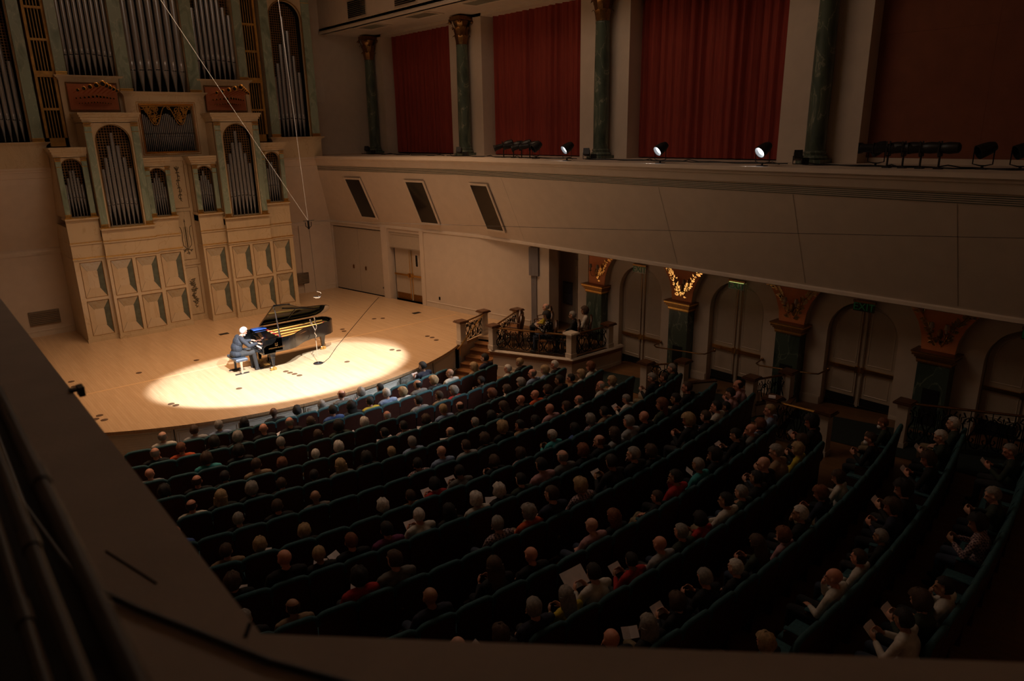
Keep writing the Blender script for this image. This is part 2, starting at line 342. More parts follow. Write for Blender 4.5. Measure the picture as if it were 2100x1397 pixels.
for s, z in ((3.42, .40), (6.79, .40)): tag(G().box(s-.04, .001 if s > 5 else -.08, z-.06, s+.04, .015 if s > 5 else -.06, z+.06, MF).box(s-.012, .0, z-.03, s+.012, .02, z+.03, MF).build('wall_outlet', DARK),
    'small dark outlet plate low on the stage wall %s the double door' % ('left of' if s < 5 else 'right of'), 'outlet')
c = thing('banner_case', 'grey cloth-wrapped tall narrow case standing against the wall by the side box', 'case')
G().box(11.42, .02, 1.88, 11.82, .16, 2.86, MF).build('upper_wrap', GREYC, c); G().box(11.47, .03, .02, 11.70, .10, 1.88, MF).build('lower_wrap', GREYC, c)
# ---------------------------------------------------------------- gallery fascia all round (slanted under a ledge)
gp = [(16.0, -2.6), (16.0, 17.8), (15.985, 19.2), (15.95, 20.4), (14.45, 29.22), (-1.6, 29.22)]
gal = sempty('wall_gallery_front')
struct(G().sweep(gp, [(-2, 3.06), (-.02, 3.06), (.02, 2.95), (.06, 2.97), (.05, 3.04), (.02, 3.07), (.03, 3.10), (1.02, 5.27), (1.06, 5.45), (1.10, 5.47), (1.17, 5.64), (1.20, 5.66), (1.21, 5.70), (1.27, 5.74), (1.27, 5.83), (-2, 5.83)]), 'fascia', PL, gal)
for q in range(5):                          # five proud dark strips, the grooves' shade painted along the fascia
    z = 5.262+.038*q
    struct(G().sweep(gp[:5]+[(13.9, 29.22)], [(1.024+.008*q, z), (1.030+.008*q, z+.018), (1.012+.008*q, z+.018), (1.010+.008*q, z)], True), 'groove_shade_strip', SHGR, gal)
def fasc(x, z): return x-.456*(z-3.10)-.035
for y in (11.68, 4.75, 18.0, 8.0):
    struct(G().prism([(fasc(16, 3.12)-.001, y, 3.12), (fasc(16, 5.24)-.001, y, 5.24), (fasc(16, 5.24)-.001, y+.012, 5.24), (fasc(16, 3.12)-.001, y+.012, 3.12)], (.004, 0, 0)), 'panel_joint', DOOR, gal)
def fl3(s, z, up=0.0):                      # point on the slanted fascia over the stage wall, s along the wall
    o = .456*(z-3.10)+.045+up
    if s > 8.5: return Vector((15.965-o-.012, 29.3-.986*s-.25, z))
    return MF @ Vector((s, o+.012, z))
for i, (a, b) in enumerate(((2.6, 3.5), (6.2, 7.12), (9.45, 10.35))):
    wn = sempty('window_%d' % (i+1))
    za, zb = 3.37, 4.93
    cs = [(a, za), (b, za), (b, zb), (a, zb)]
    struct(G().prism([fl3(s, z, .004) for s, z in cs], (-.02, 0, .0)), 'pane', GLASSD, wn)
    for (s0, z0, s1, z1) in ((a-.07, za-.07, b+.07, za), (a-.07, zb, b+.07, zb+.07), (a-.07, za, a, zb), (b, za, b+.07, zb)):
        struct(G().loft([[fl3(s0, z0), fl3(s1, z0), fl3(s1, z1), fl3(s0, z1)], [fl3(s0, z0, .045), fl3(s1, z0, .045), fl3(s1, z1, .045), fl3(s0, z1, .045)]]), 'window_frame', PLL, wn)
# ---------------------------------------------------------------- upper right wall: piers, openings, curtains, soffit
wu = sempty('wall_right_upper')
OPN = [(23.3, 28.2), (16.45, 21.37), (9.6, 14.49), (2.75, 7.6)]
edges = [29.6]+[v for a, b in OPN for v in (b, a)]+[-2.6]
for i in range(0, len(edges), 2): struct(G().box(17.0, edges[i+1], 5.8, 18.0, edges[i], 10.7), 'wall_pier', PL, wu)
struct(G().box(17.0, -2.6, 10.6, 18.1, 29.6, 10.72), 'wall_header', PL, wu)
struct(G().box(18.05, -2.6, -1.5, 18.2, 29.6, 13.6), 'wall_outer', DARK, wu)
CL = ['short red velour curtain nearest the organ', 'red velour curtain between the two left columns, floodlight before it', 'widest red velour curtain, behind the two lit floodlights']
for i, (a, b) in enumerate(OPN[:3]):
    g = G(); n = int((b-a)/.035); rnd = random.Random(i); vs = []; ph = 0; am = .06
    for k in range(n+1):
        y = b-(b-a)*k/n; ph += 2*pi*.035/(.26+.12*rnd.random()); am = .055+.03*math.sin(ph*.21)
        x = 17.5+am*math.sin(ph)+.02*math.sin(ph*2.3)
        for z in (5.86, 8, 10.66): vs.append((x+(.01*math.sin(k*.9) if z < 7 else 0), y+.01*math.sin(k*.5+z), z))
    g.add(vs, [(k*3+j, (k+1)*3+j, (k+1)*3+j+1, k*3+j+1) for k in range(n) for j in range(2)])
    tag(g.build('curtain', CURT, None, 80), CL[i]+' on the upper gallery', 'curtain', 'gallery curtains')
t = thing('acoustic_panel', 'flat rust-brown acoustic panel filling the rightmost upper gallery opening', 'wall panel')
for a, b in ((5.292, 7.6), (2.75, 5.29)):
    G().box(17.45, a, 8.6, 17.52, b, 10.66).build('panel_board', PANEL, t); G().box(17.45, a, 5.95, 17.52, b, 8.598).build('panel_board', PANEL, t)
G().box(17.4, 2.75, 5.83, 17.55, 7.6, 5.95).build('panel_sill', PL, t)
# soffit and fascia of the upper box
so = sempty('trim_1')
struct(G().box(14.9, -2.6, 10.7, 17.95, 29.6, 10.9).box(14.9, -2.6, 10.7, 15.1, 29.6, 13.6), 'soffit', PL, so)
struct(G().box(14.84, -2.6, 10.68, 14.9, 29.6, 10.76).box(14.86, -2.6, 10.76, 14.9, 29.6, 10.80), 'soffit_mould', PLL, so)
for i in range(5):
    y = 26.3-3.42*i
    v = thing('vent_grille', 'dark louvred grille on the upper fascia, %s from the organ end' % ORD[i], 'vent', group='fascia grilles')
    G().box(14.87, y-.72, 10.95, 14.9, y+.72, 11.62).build('grille_frame', DOOR, v)
    for q in range(9): G().box(14.85, y-.66, 11.0+.066*q, 14.87, y+.66, 11.045+.066*q).build('grille_slat', GLASSD, v)
    l = thing('ceiling_light', 'unlit recessed rectangular light in the gallery soffit, %s from the organ end' % ORD[i], 'ceiling light', group='soffit lights')
    x = 15.55
    for (x0, y0, x1, y1) in ((x-.42, y-.78, x-.3, y+.78), (x+.3, y-.78, x+.42, y+.78), (x-.3, y-.78, x+.3, y-.66), (x-.3, y+.66, x+.3, y+.78)): G().box(x0, y0, 10.67, x1, y1, 10.70).build('frame_bar', PLL, l)
    G().box(x-.3, y-.66, 10.685, x+.3, y+.66, 10.70).build('diffuser', mat('dim_diffuser', (.20, .20, .15), .4, noise=.1), l)
# free-standing green columns with gilded capitals
def leafcurl(g, M, h, w, out):
    rows = []
    for k in range(7):
        t = k/6; z = h*min(1, t*1.25)-(max(0, t-.72)*h*.9); o = .02+out*t**2.2; ww = w*(.75+.5*math.sin(pi*t))*(1-.75*max(0, t-.8)/.2)
        rows.append([M @ Vector((o, -ww/2, z)), M @ Vector((o+.012, 0, z+.006)), M @ Vector((o, ww/2, z))])
    g.add([p for r in rows for p in r], [(i*3+j, i*3+j+1, (i+1)*3+j+1, (i+1)*3+j) for i in range(6) for j in range(2)])
CY = [28.8, 22.15, 15.29, 8.48, 1.65]
for i, y in enumerate(CY):
    c = thing('marble_column', ['green marble column nearest the organ on the gallery', 'green marble column second from the organ, between the first two curtains', 'green marble column third from the organ, beside the lit floodlight',
        'largest green marble column, between the widest curtain and the rust panel', 'green marble column at the rear end of the gallery'][i], 'column', (16.72, y, 5.83), group='gallery columns')
    G().box(-.30, -.30, 0, .30, .30, .09).lathe([(.29, .09), (.31, .13), (.29, .17), (.25, .19), (.25, .21), (.27, .25), (.235, .29)], 20).build('base', MCOL, c, 40)
    G().lathe([(.23, .29), (.23, 1.4), (.222, 2.6), (.205, 3.8), (.215, 3.82), (.215, 3.86), (.20, 3.88)], 20).build('shaft', MCOL, c, 40)
    g = G().lathe([(.19, 3.88), (.20, 4.2), (.24, 4.5), (.31, 4.66)], 16)
    for r, (n, h, out, z) in enumerate(((8, .34, .12, 3.88), (8, .42, .16, 4.08), (4, .36, .24, 4.32))):
        for k in range(n):
            an = 2*pi*(k+(.5 if r == 1 else (.5 if r == 2 else 0)))/n
            leafcurl(g, Matrix.Rotation(an, 4, 'Z') @ Matrix.Translation((.18+(.02 if r else 0)+(.05 if r == 2 else 0), 0, z)), h, .15, out)
    for k in range(4):
        g.ell(Matrix.Rotation(pi/4+k*pi/2, 4, 'Z') @ Vector((.40, 0, 4.62)), (.07, .07, .06), 8, 5)
    g.build('capital', BRONZE if i else BRONZE, c, 50)
    G().prism([(.34*math.cos(a)*(1.22 if k % 2 else .92), .34*math.sin(a)*(1.22 if k % 2 else .92), 4.68) for k, a in enumerate([pi/4*q for q in range(8)])], (0, 0, .13)).build('abacus', BRONZE, c)
# ---------------------------------------------------------------- arcade on the right wall below the gallery
PY = [15.44, 12.09, 8.69, 5.25, 1.83]
ZD = [-.64, -.34, -.06, .2]
wr = sempty('wall_right')
def arch_slices(yc, R, zs, n=14): return [(yc+R*math.cos(pi*k/n), zs+R*math.sin(pi*k/n)) for k in range(n+1)]
def arched_wall(g, x, th, y0, y1, ztop, zbot, yc, R, zs):
    P = arch_slices(yc, R, zs); e = (th, 0, 0)
    for (a, za), (b, zb) in zip(P[:-1], P[1:]): g.prism([(x, a, za), (x, a, ztop), (x, b, ztop), (x, b, zb)], e)
    if y1 > yc+R+1e-4: g.box(x, yc+R, zbot, x+th, y1, ztop)
    if y0 < yc-R-1e-4: g.box(x, y0, zbot, x+th, yc-R, ztop)
    return g
def vine(g, pts, M, leaf=.05, r=.008, every=2, seed=0):
    rn = random.Random(seed); P = [M @ Vector(p) for p in pts]; g.tube(P, r, 4)
    for i in range(0, len(P)-1):
        for sd in (-1, 1):
            if rn.random() < .25: continue
            t = (P[i+1]-P[i]).normalized(); nrm = (M.to_3x3() @ Vector((0, 0, 1))).normalized(); b = t.cross(nrm)*sd
            dirv = (b*(.8+.4*rn.random())+t*(.3+.7*rn.random())).normalized(); L = leaf*(.7+.7*rn.random()); s = dirv.cross(nrm)
            p = P[i]+t*rn.random()*.03
            g.add([p, p+dirv*L*.35+s*L*.28+nrm*.001, p+dirv*L*.65+s*L*.18+nrm*.002, p+dirv*L+nrm*.001, p+dirv*L*.6-s*L*.24+nrm*.002, p+dirv*L*.3-s*L*.22+nrm*.001], [(0, 1, 2, 3, 4, 5)])
            if rn.random() < .4:
                cpts = [p+dirv*L*.5+(dirv*math.cos(q*.9)+s*math.sin(q*.9))*L*.3*(1-q*.12) for q in range(6)]; g.tube(cpts, r*.6, 3)
for i, y in enumerate(PY):
    pil = thing('pilaster', 'dark green marble pilaster of the arcade, %s from the side box, under a terracotta spandrel' % ORD[i], 'pilaster', group='arcade pilasters')
    zb = zfloor(17, y)-.15
    G().box(16.68, y-.33, zb, 17.0, y+.33, 1.62).build('shaft', MDG, pil)
    G().box(16.66, y-.35, zb, 16.9, y+.35, zb+.28).build('base', MDG, pil)
    G().box(16.665, y-.20, zb+.3, 16.69, y+.14, zb+1.15).build('recess_panel', DARK, pil)
    g = G().box(16.655, y-.355, 1.58, 17.0, y+.355, 1.61)
    g.box(16.64, y-.37, 1.66, 17.0, y+.37, 1.70).box(16.61, y-.40, 1.70, 17.0, y+.40, 1.75).box(16.57, y-.44, 1.75, 17.0, y+.44, 1.80).box(16.54, y-.46, 1.83, 17.0, y+.46, 1.86)
    G().box(16.56, y-.45, 1.80, 17.0, y+.45, 1.83).box(16.65, y-.36, 1.61, 17.0, y+.36, 1.66).build('capital_gilding', GOLD, pil)
    g.build('capital', BRONZE, pil)
    struct(G().box(16.8, y-.34, 1.86, 17.0, y+.34, 3.4), 'spandrel_wall', ORNG, wr)
    # sconce and gilded vine on the spandrel
    s = thing('wall_sconce', 'two-candle bronze wall sconce on the terracotta spandrel above the %s pilaster' % ORD[i], 'wall lamp', (16.8, y, 2.25), group='arcade sconces')
    G().ell((-.02, 0, 0), (.025, .06, .13), 8, 6).build('back_plate', BRONZE, s, 40)
    for sd in (-1, 1):
        arm = G().tube([(-.03, 0, -.08), (-.08, .06*sd, -.13), (-.12, .12*sd, -.10), (-.13, .15*sd, 0), (-.13, .15*sd, .05)], .009, 6).lathe([(.01, .03), (.04, .05), (.045, .06), (.02, .065)], 8, Matrix.Translation((-.13, .15*sd, 0))).build('arm', BRONZE, s, 40)
        G().lathe([(.022, .06), (.02, .18), (.008, .20)], 8, Matrix.Translation((-.13, .15*sd, 0))).build('candle', SHADE, arm, 40)
        G().lathe([(.045, .15), (.055, .16), (.038, .27), (.033, .27)], 10, Matrix.Translation((-.13, .15*sd, 0)), False).build('candle_shade', SHADE, arm, 40)
    v = thing('gilded_vine', ('bright gilded leaf vine in a V around the sconce of the second pilaster' if i == 1 else 'gilded leaf vine painted around the sconce of the %s pilaster' % ORD[i]), 'ornament', group='arcade vines')
    for sd in (-1, 1):
        if i == 0 and sd == 1: continue
        pts = [(.05*sd+.0, -.30, 0), (.12*sd, -.18, 0), (.15*sd, -.05, 0), (.24*sd, .08, 0), (.28*sd, .20, 0), (.38*sd, .32, 0), (.46*sd, .44, 0), (.60*sd, .52, 0), (.74*sd, .60, 0), (.90*sd, .66, 0)]
        fine = []
        for a, b in zip(pts[:-1], pts[1:]):
            for q in range(3): fine.append(tuple(a[k]+(b[k]-a[k])*q/3 for k in range(3)))
        M = Matrix(((0, 0, -1, 16.785), (1, 0, 0, y), (0, 1, 0, 2.28), (0, 0, 0, 1)))
        g = G(); vine(g, fine, M, .115, .011, seed=i*2+sd); g.build('vine_branch', GLEAF, v)
for i in range(4):
    y1, y0 = PY[i], PY[i+1]; yc = (y0+y1)/2; R = (y1-y0)/2-.34
    struct(arched_wall(G(), 16.8, .02, yc-R, yc+R, 3.4, 1.86, yc, R, 1.86), 'spandrel_wall', ORNG, wr)
    struct(arched_wall(G(), 16.82, .20, yc-R, yc+R, 3.4, 1.86, yc, R-.005, 1.86), 'arch_soffit', PL, wr)
    struct(arched_wall(G(), 17.0, .25, y0-.1, y1+.1, 3.4, -1.4, yc+.02, .84, 1.78), 'wall_face', PL, wr)
    for a, b in ((yc+.88, y1-.33), (y0+.33, yc-.84)):
        struct(G().box(16.965, a, zfloor(17, yc)-.15, 17.0, b, zfloor(17, yc)+.12).box(16.975, a, zfloor(17, yc)+.12, 17.0, b, zfloor(17, yc)+.15), 'baseboard_arcade', PLL, wr)
    dn = sempty('door_%d' % (i+3)); yd = yc+.02; zd = ZD[i]
    struct(G().box(17.22, yd-.83, zd-.3, 17.25, yd+.83, zd+.02), 'threshold', DARK, dn)
    for sd in (-1, 1):
        g = G(); P = [(yd+sd*.83*math.sin(pi/2*k/10), 1.78+.83*math.cos(pi/2*k/10)) for k in range(11)]; P[0] = (yd+sd*.012, P[0][1])
        e = (.05, 0, 0); x = 17.19
        for (a, za), (b, zb) in zip(P[:-1], P[1:]): g.prism([(x, a, zd+.03), (x, a, za), (x, b, zb), (x, b, zd+.03)], e)
        lf = struct(g, 'door_leaf', DOOR, dn)
        q = [(yd+sd*.14, zd+1.12), (yd+sd*.14, 1.78+.66)]+[(yd+sd*(.14+.56*math.sin(pi/2*k/6)), 1.78+.08+.58*math.cos(pi/2*k/6)) for k in range(1, 7)]+[(yd+sd*.70, zd+1.12), (yd+sd*.14, zd+1.12)]
        struct(G().tube([(x, a, b) for a, b in q], .014, 4), 'panel_mould', PLL, lf)
        struct(G().tube([(x, yd+sd*a, zd+b) for a, b in ((.14, .34), (.14, .86), (.70, .86), (.70, .34), (.14, .34))], .014, 4), 'panel_mould', PLL, lf)
        struct(G().box(x-.008, yd+sd*.06 if sd > 0 else yd-.80, zd+.04, x, yd+.80 if sd > 0 else yd-.06, zd+.24), 'kick_plate', DARK, lf)
        struct(G().box(x-.07, min(yd+sd*.06, yd+sd*.80), zd+.93, x-.02, max(yd+sd*.06, yd+sd*.80), zd+1.02).box(x-.09, min(yd+sd*.03, yd+sd*.11), zd+.90, x, max(yd+sd*.03, yd+sd*.11), zd+1.05), 'crash_bar', BRASS, lf)
        struct(G().tube([(x-.025, yd+sd*.07, zd+.15), (x-.025, yd+sd*.07, 2.55)], .011, 6), 'latch_rod', BRONZE, lf)
    struct(G().box(17.175, yd-.03, zd, 17.20, yd+.03, 2.6), 'astragal', DOOR, dn)
    ex = thing('exit_sign', ['pale exit sign with dark letters above the first arcade door', 'exit sign glowing yellow-green along its top above the second arcade door', 'dark exit sign above the third arcade door', 'dim exit sign above the rightmost arcade door'][i], 'sign', (16.93, yd, 2.56), group='exit signs'); ex.scale = (1.3, 1.3, 1.3)
    G().box(-.02, -.20, .06, .03, .20, .10).build('sign_housing', BRONZE, ex)
    G().box(-.006, -.19, -.10, .006, .19, .06).build('sign_panel', EXITP if i == 0 else mat('exit_glass', (.06, .065, .04), .2, noise=.05), ex)
    if i == 1:
        G().box(-.018, -.17, .05, .012, .17, .06).build('lamp_strip', EXITL, ex)
        l = bpy.data.lights.new('exit_glow', 'POINT'); l.energy = .05; l.color = (.8, 1, .35); l.shadow_soft_size = .05
        lo = bpy.data.objects.new('exit_glow', l); COL.objects.link(lo); lo.parent = ex; lo.location = (-.12, 0, -.02)
    tx = bpy.data.curves.new('sign_text', 'FONT'); tx.body = 'EXIT'; tx.size = .19; tx.extrude = .004; tx.align_x = 'CENTER'; tx.align_y = 'CENTER'
    tx.materials.append(EXITG); to = flat_text(tx, ex)
    to.matrix_local = Matrix(((0, 0, -1, -.012), (-1, 0, 0, 0), (0, 1, 0, -.02), (0, 0, 0, 1)))
# alcove  beyond the first pilaster
struct(G().box(16.85, 15.86, -.1, 17.6, 16.32, 3.4).box(17.6, 15.8, -.1, 17.7, 18.8, 3.4).box(16.6, 17.9, -.1, 17.7, 18.3, 3.4).box(16.30, 17.15, -.0, 16.75, 17.95, 3.0).box(17.02, 15.56, -1.4, 17.25, 15.9, 3.4), 'alcove_wall', PL, wr)
ad = sempty('door_8')
lf = struct(G().box(17.50, 16.42, .02, 17.58, 17.15, 2.35), 'door_leaf', DOOR, ad)
for z0, z1 in ((.25, 1.0), (1.2, 2.15)): struct(G().tube([(17.5, a, b) for a, b in ((16.55, z0), (16.55, z1), (17.02, z1), (17.02, z0), (16.55, z0))], .012, 4), 'panel_mould', PLL, lf)
struct(G().ell((17.46, 16.55, 1.05), (.03, .03, .03), 8, 5), 'knob', BRASS, lf)
tag(G().box(17.55, 17.3, .7, 17.6, 17.75, 1.5).box(17.53, 17.34, .74, 17.56, 17.71, 1.08).box(17.53, 17.34, 1.12, 17.56, 17.71, 1.46).build('wall_panel', mat('grey_panel', (.16, .17, .2), .5, noise=.1)), 'grey equipment panel on the alcove wall behind the side box', 'panel')
# ---------------------------------------------------------------- railings: posts, iron lyre balusters, rails
def post(x, y, zb, zt, label, capm=WALNUT, s=.15):
    p = thing('newel_post', label, 'post', (x, y, zb), group='railing posts')
    h = zt-zb
    G().box(-s*.72, -s*.72, 0, s*.72, s*.72, h-.06).box(-s*.85, -s*.85, 0, s*.85, s*.85, .14).box(-s*.82, -s*.82, h-.10, s*.82, s*.82, h-.06).build('shaft', PLL, p)
    G().box(-s*1.25, -s*1.25, h-.06, s*1.25, s*1.25, h-.02).prism([(-s*1.1, -s*1.1, h-.02), (s*1.1, -s*1.1, h-.02), (s*1.1, s*1.1, h-.02), (-s*1.1, s*1.1, h-.02)], (0, 0, .025)).build('cap', capm, p)
    return p
def lyre(h, w):
    g = G()
    for sd in (-1, 1):
        g.tube([(sd*.02, 0, .03*h), (sd*.30*w, 0, .08*h), (sd*.46*w, 0, .22*h), (sd*.44*w, 0, .36*h), (sd*.26*w, 0, .52*h), (sd*.20*w, 0, .66*h), (sd*.30*w, 0, .80*h), (sd*.46*w, 0, .86*h), (sd*.50*w, 0, .78*h), (sd*.40*w, 0, .74*h)], .016, 5)
        g.tube([(sd*.46*w, 0, .22*h), (sd*.30*w, 0, .18*h), (sd*.22*w, 0, .26*h), (sd*.30*w, 0, .31*h)], .013, 4)
        g.tube([(sd*.05, 0, .97*h), (sd*.22*w, 0, .93*h), (sd*.30*w, 0, .86*h), (sd*.14*w, 0, .84*h)], .013, 4)
    for k in (-.10, 0, .10): g.tube([(k*w, 0, .10*h), (k*w, 0, .84*h)], .008, 4)
    g.tube([(-.34*w, 0, .68*h), (.34*w, 0, .68*h)], .009, 4).ell((0, 0, .88*h), (.05*w, .02, .05*h), 6, 4).ell((0, 0, .08*h), (.06*w, .02, .05*h), 6, 4)
    return g
LY = {}
def railing(a, b, za, zb, h, label, railm=BRONZE, n=None, foot=True, group='iron railings'):
    A = Vector((a[0], a[1], 0)); B = Vector((b[0], b[1], 0)); L = (B-A).length; an = math.atan2(B.y-A.y, B.x-A.x)
    r = thing('iron_railing', label, 'railing', (a[0], a[1], za), (0, 0, an), group)
    dz = zb-za; n = n or max(2, round(L/.36))
    G().tube([(0.08, 0, h), (L-.08, 0, h+dz)], .028, 8).build('handrail', railm, r, 40)
    if foot: G().tube([(0.08, 0, .06), (L-.08, 0, .06+dz)], .012, 5).build('bottom_rail', IRON, r)
    hh = round((h-.10)*50)/50; w = round(.28*50)/50
    if hh not in LY: LY[hh] = lyre(hh, w).mesh('lyre_baluster', IRON, 50)
    bar = G().tube([(0, 0, 0), (0, 0, hh)], .010, 5).mesh('bar', IRON)
    for k in range(n):
        x = .08+(L-.16)*(k+.5)/n
        o = obj('lyre_baluster', LY[hh], r); o.location = (x, 0, .06+dz*x/L); o.scale = ((L-.16)/n/.30, 1, 1)
        if k: o = obj('bar', bar, r); o.location = (.08+(L-.16)*k/n, 0, .06+dz*x/L)
    return r
H8 = .80
post(13.2, 18.05, 0, H8, 'cream post with square dark cap on the stage edge, foot of the stair railing')
post(14.5, 18.52, 0, H8+.03, 'cream post with dark cap at the top of the stage stairs')
railing((13.2, 18.05), (14.5, 18.52), 0, 0, H8-.1, 'short black iron railing with lyre balusters on the stage edge by the stairs', n=4)
post(13.62, 16.92, 0, H8, 'cream post at the left front corner of the side box, beside the stairs')
post(15.55, 17.97, 0, H8, 'cream post at the rear left corner of the side box')
post(14.78, 14.58, 0, H8, 'cream post at the outer front corner of the side box, nearest the seats', PLL)
post(16.40, 14.52, 0, H8, 'cream post of the side box standing against the arcade wall')
railing((13.62, 16.92), (15.55, 17.97), 0, 0, H8-.08, 'iron lyre railing of the side box facing the stage stairs', n=4)
railing((13.62, 16.92), (14.78, 14.58), 0, 0, H8-.1, 'iron lyre railing with brass handrail along the long front of the side box', n=6)
railing((14.78, 14.58), (16.40, 14.52), 0, 0, H8-.1, 'iron lyre railing of the side box ending at the arcade wall', n=4)
# loose brass handrail running down the stairs
tag(G().tube([(14.45, 18.40, .78), (13.6, 18.02, .40), (12.95, 17.80, .02), (12.80, 17.75, -.02)], .022, 8).tube([(12.95, 17.80, .02), (12.98, 17.86, -.30)], .014, 6).build('handrail', BRASS, None, 50), 'brass handrail sloping down the stage stairs', 'handrail')
HP = [(14.84, 11.74, .53), (15.51, 10.99, .60), (15.24, 8.75, .76), (16.15, 8.28, .82), (14.25, 7.62, .80), (14.13, 6.33, .88), (15.54, 5.31, 1.02)]
HL = ['cream post at the seat end of the railing before the first arcade door', 'cream post at the wall end of the railing before the first arcade door', 'cream post with dark cap before the second pilaster railing',
      'cream post at the upper end of the railing below the third pilaster', 'cream post with a programme lying on its cap, beside the seats', 'cream post at the right end of the brass-topped railing', 'tall cream post with dark cap at the right, where the long railing begins']
for (x, y, zt), l in zip(HP, HL): post(x, y, zfloor(x, y)-.02, zt, l)
def zt(k): return HP[k][2]
def hall_rail(i, j, label, drop=.10, **kw):
    a, b = HP[i], HP[j]; h = .92
    railing(a, b, a[2]-drop-h, b[2]-drop-h, h, label, **kw)
hall_rail(0, 1, 'short iron lyre railing beside the seats before the first arcade door', n=2)
hall_rail(2, 3, 'short iron lyre railing stepping up below the third pilaster', n=3)
hall_rail(4, 5, 'iron lyre railing with a bright brass handrail at the end of the seat rows', railm=BRASS, n=4)
railing((15.54, 5.31), (16.6, 1.2), .05, .35, .92, 'long iron lyre railing running to the right edge under the rightmost arch', n=11)
for (xa, ya, xb, yb, hi, l) in ((16.2, 12.7, 16.6, 11.2, 0, 'first'), (16.2, 9.3, 16.6, 7.9, 1, 'second')):
    z = zfloor(16.5, ya)+.92; z2 = zfloor(16.5, yb)+.95
    tag(G().tube([(16.92, ya+.18, z+.03), (16.60, ya+.15, z), (16.5, ya, z), (16.5, yb, z2), (16.6, yb-.15, z2), (16.92, yb-.22, z2+.05)], .02, 6).ell((16.95, ya+.18, z+.03), (.03, .05, .05), 8, 5).ell((16.95, yb-.22, z2+.05), (.03, .05, .05), 8, 5).build('wall_handrail', BRONZE, None, 50),
        'bronze wall handrail curving around the %s pilaster' % ('second' if hi == 0 else 'third'), 'handrail', 'wall handrails')
cw = sempty('wall_aisle_curbs')
for (a, b) in (((14.9, 11.6), (16.3, 10.4)), ((14.25, 7.62), (16.3, 8.1)), ((15.3, 8.6), (16.3, 8.1))):
    za = zfloor(*a); zb = zfloor(*b)
    struct(G().prism([(a[0], a[1], za-.2), (b[0], b[1], zb-.2), (b[0], b[1], zb+.30), (a[0], a[1], za+.28)], (.05, .10, 0)), 'curb', PL, cw)
    struct(G().prism([(a[0]-.02, a[1], za+.28), (b[0], b[1], zb+.30), (b[0], b[1], zb+.34), (a[0]-.02, a[1], za+.32)], (.08, .14, 0)), 'curb_cap', WALNUT, cw)
# ---------------------------------------------------------------- the pipe organ
XC = 7.88
organ = thing('pipe_organ', 'large pipe organ in cream marble cases with gilding filling the stage back wall', 'organ')
def mesh2(name, parts, smooth=None):          # one mesh from several (geometry, material) pairs
    g = G(); mi = []; mats = []
    for q, m in parts:
        if m not in mats: mats.append(m)
        mi += [mats.index(m)]*len(q.f); g.add(q.v, q.f)
    me = g.mesh(name, None, smooth)
    for m in mats: me.materials.append(m)
    for p, k in zip(me.polygons, mi): p.material_index = k
    return me
def pipe(parent, x, y, z0, zm, zt, r, lip=1.6):
    a = G().lathe([(r*.22, z0), (r*.98, zm-.02), (r, zm), (r, zt)], 12, Matrix.Translation((x, y, 0)))
    a.ell((x, y-r*.86, zm+r*lip*.95), (r*.62, r*.30, r*lip), 8, 6)
    a.lathe([(r*1.03, zm-.012), (r*1.05, zm), (r*1.03, zm+.006)], 12, Matrix.Translation((x, y, 0)))
    b = G().box(x-r*.6, y-r*1.03, zm+.004, x+r*.6, y-r*.7, zm+.03)
    o = obj('pipe', mesh2('pipe', [(a, TIN), (b, DARK)], 50), parent); return o
def arch_panel(g, x0, x1, z0, z1, y, th, xc, R, zs, zsill, n=16):
    P = [(xc+R*math.cos(pi*k/n), zs+R*math.sin(pi*k/n)) for k in range(n+1)]; e = (0, th, 0)
    for (a, za), (b, zb) in zip(P[:-1], P[1:]): g.prism([(a, y, za), (a, y, z1), (b, y, z1), (b, y, zb)], e)
    g.box(x0, y, z0, xc-R, y+th, z1); g.box(xc+R, y, z0, x1, y+th, z1)
    if zsill > z0: g.box(xc-R, y, z0, xc+R, y+th, zsill)
    return g
def lattice(parent, xc, R, zs, zlow, y, p=.09):
    g = G(); n = int(R/p)
    for k in range(-n, n+1):
        x = xc+k*p; t = zs+math.sqrt(max(0, R*R-(k*p)**2)); g.box(x-.010, y, zlow, x+.010, y+.012, t)
    z = zlow
    while z < zs+R:
        hw = R if z < zs else math.sqrt(max(0, R*R-(z-zs)**2))
        g.box(xc-hw, y+.002, z-.010, xc+hw, y+.014, z+.010)
        for k in range(-n, n+1):
            x = xc+k*p
            if abs(x-xc) < hw-.02:
                s = .032; g.prism([(x-s, y-.004, z), (x, y-.004, z-s), (x+s, y-.004, z), (x, y-.004, z+s)], (0, .016, 0))
        z += p
    g.build('lattice', GOLDP, parent, kind='stuff')
def cornice(g, x0, x1, y, z, dep, h=.30):
    for i, (o, a, b) in enumerate(((.02, 0, .30), (.05, .30, .55), (.09, .55, .80), (.12, .80, 1.0))):
        g.box(x0-o, y-o, z+h*a, x1+o, dep, z+h*b)
def pilaster(parent, x0, x1, y, z0, z1, m=MG, gold=True, name='pilaster'):
    G().box(x0, y-.05, z0+.12, x1, y, z1-.12).build(name, m, parent)
    g = G()
    for z, o in ((z0, .03), (z0+.045, .015), (z0+.09, .03), (z1-.12, .02), (z1-.03, .03)):
        g.box(x0-o*.5, y-.05-o, z, x1+o*.5, y, z+.03)
    g.box(x0-.004, y-.052, z1-.30, x1+.004, y, z1-.28)
    g.build('pilaster_moulding', GOLD, parent)
COF = {}
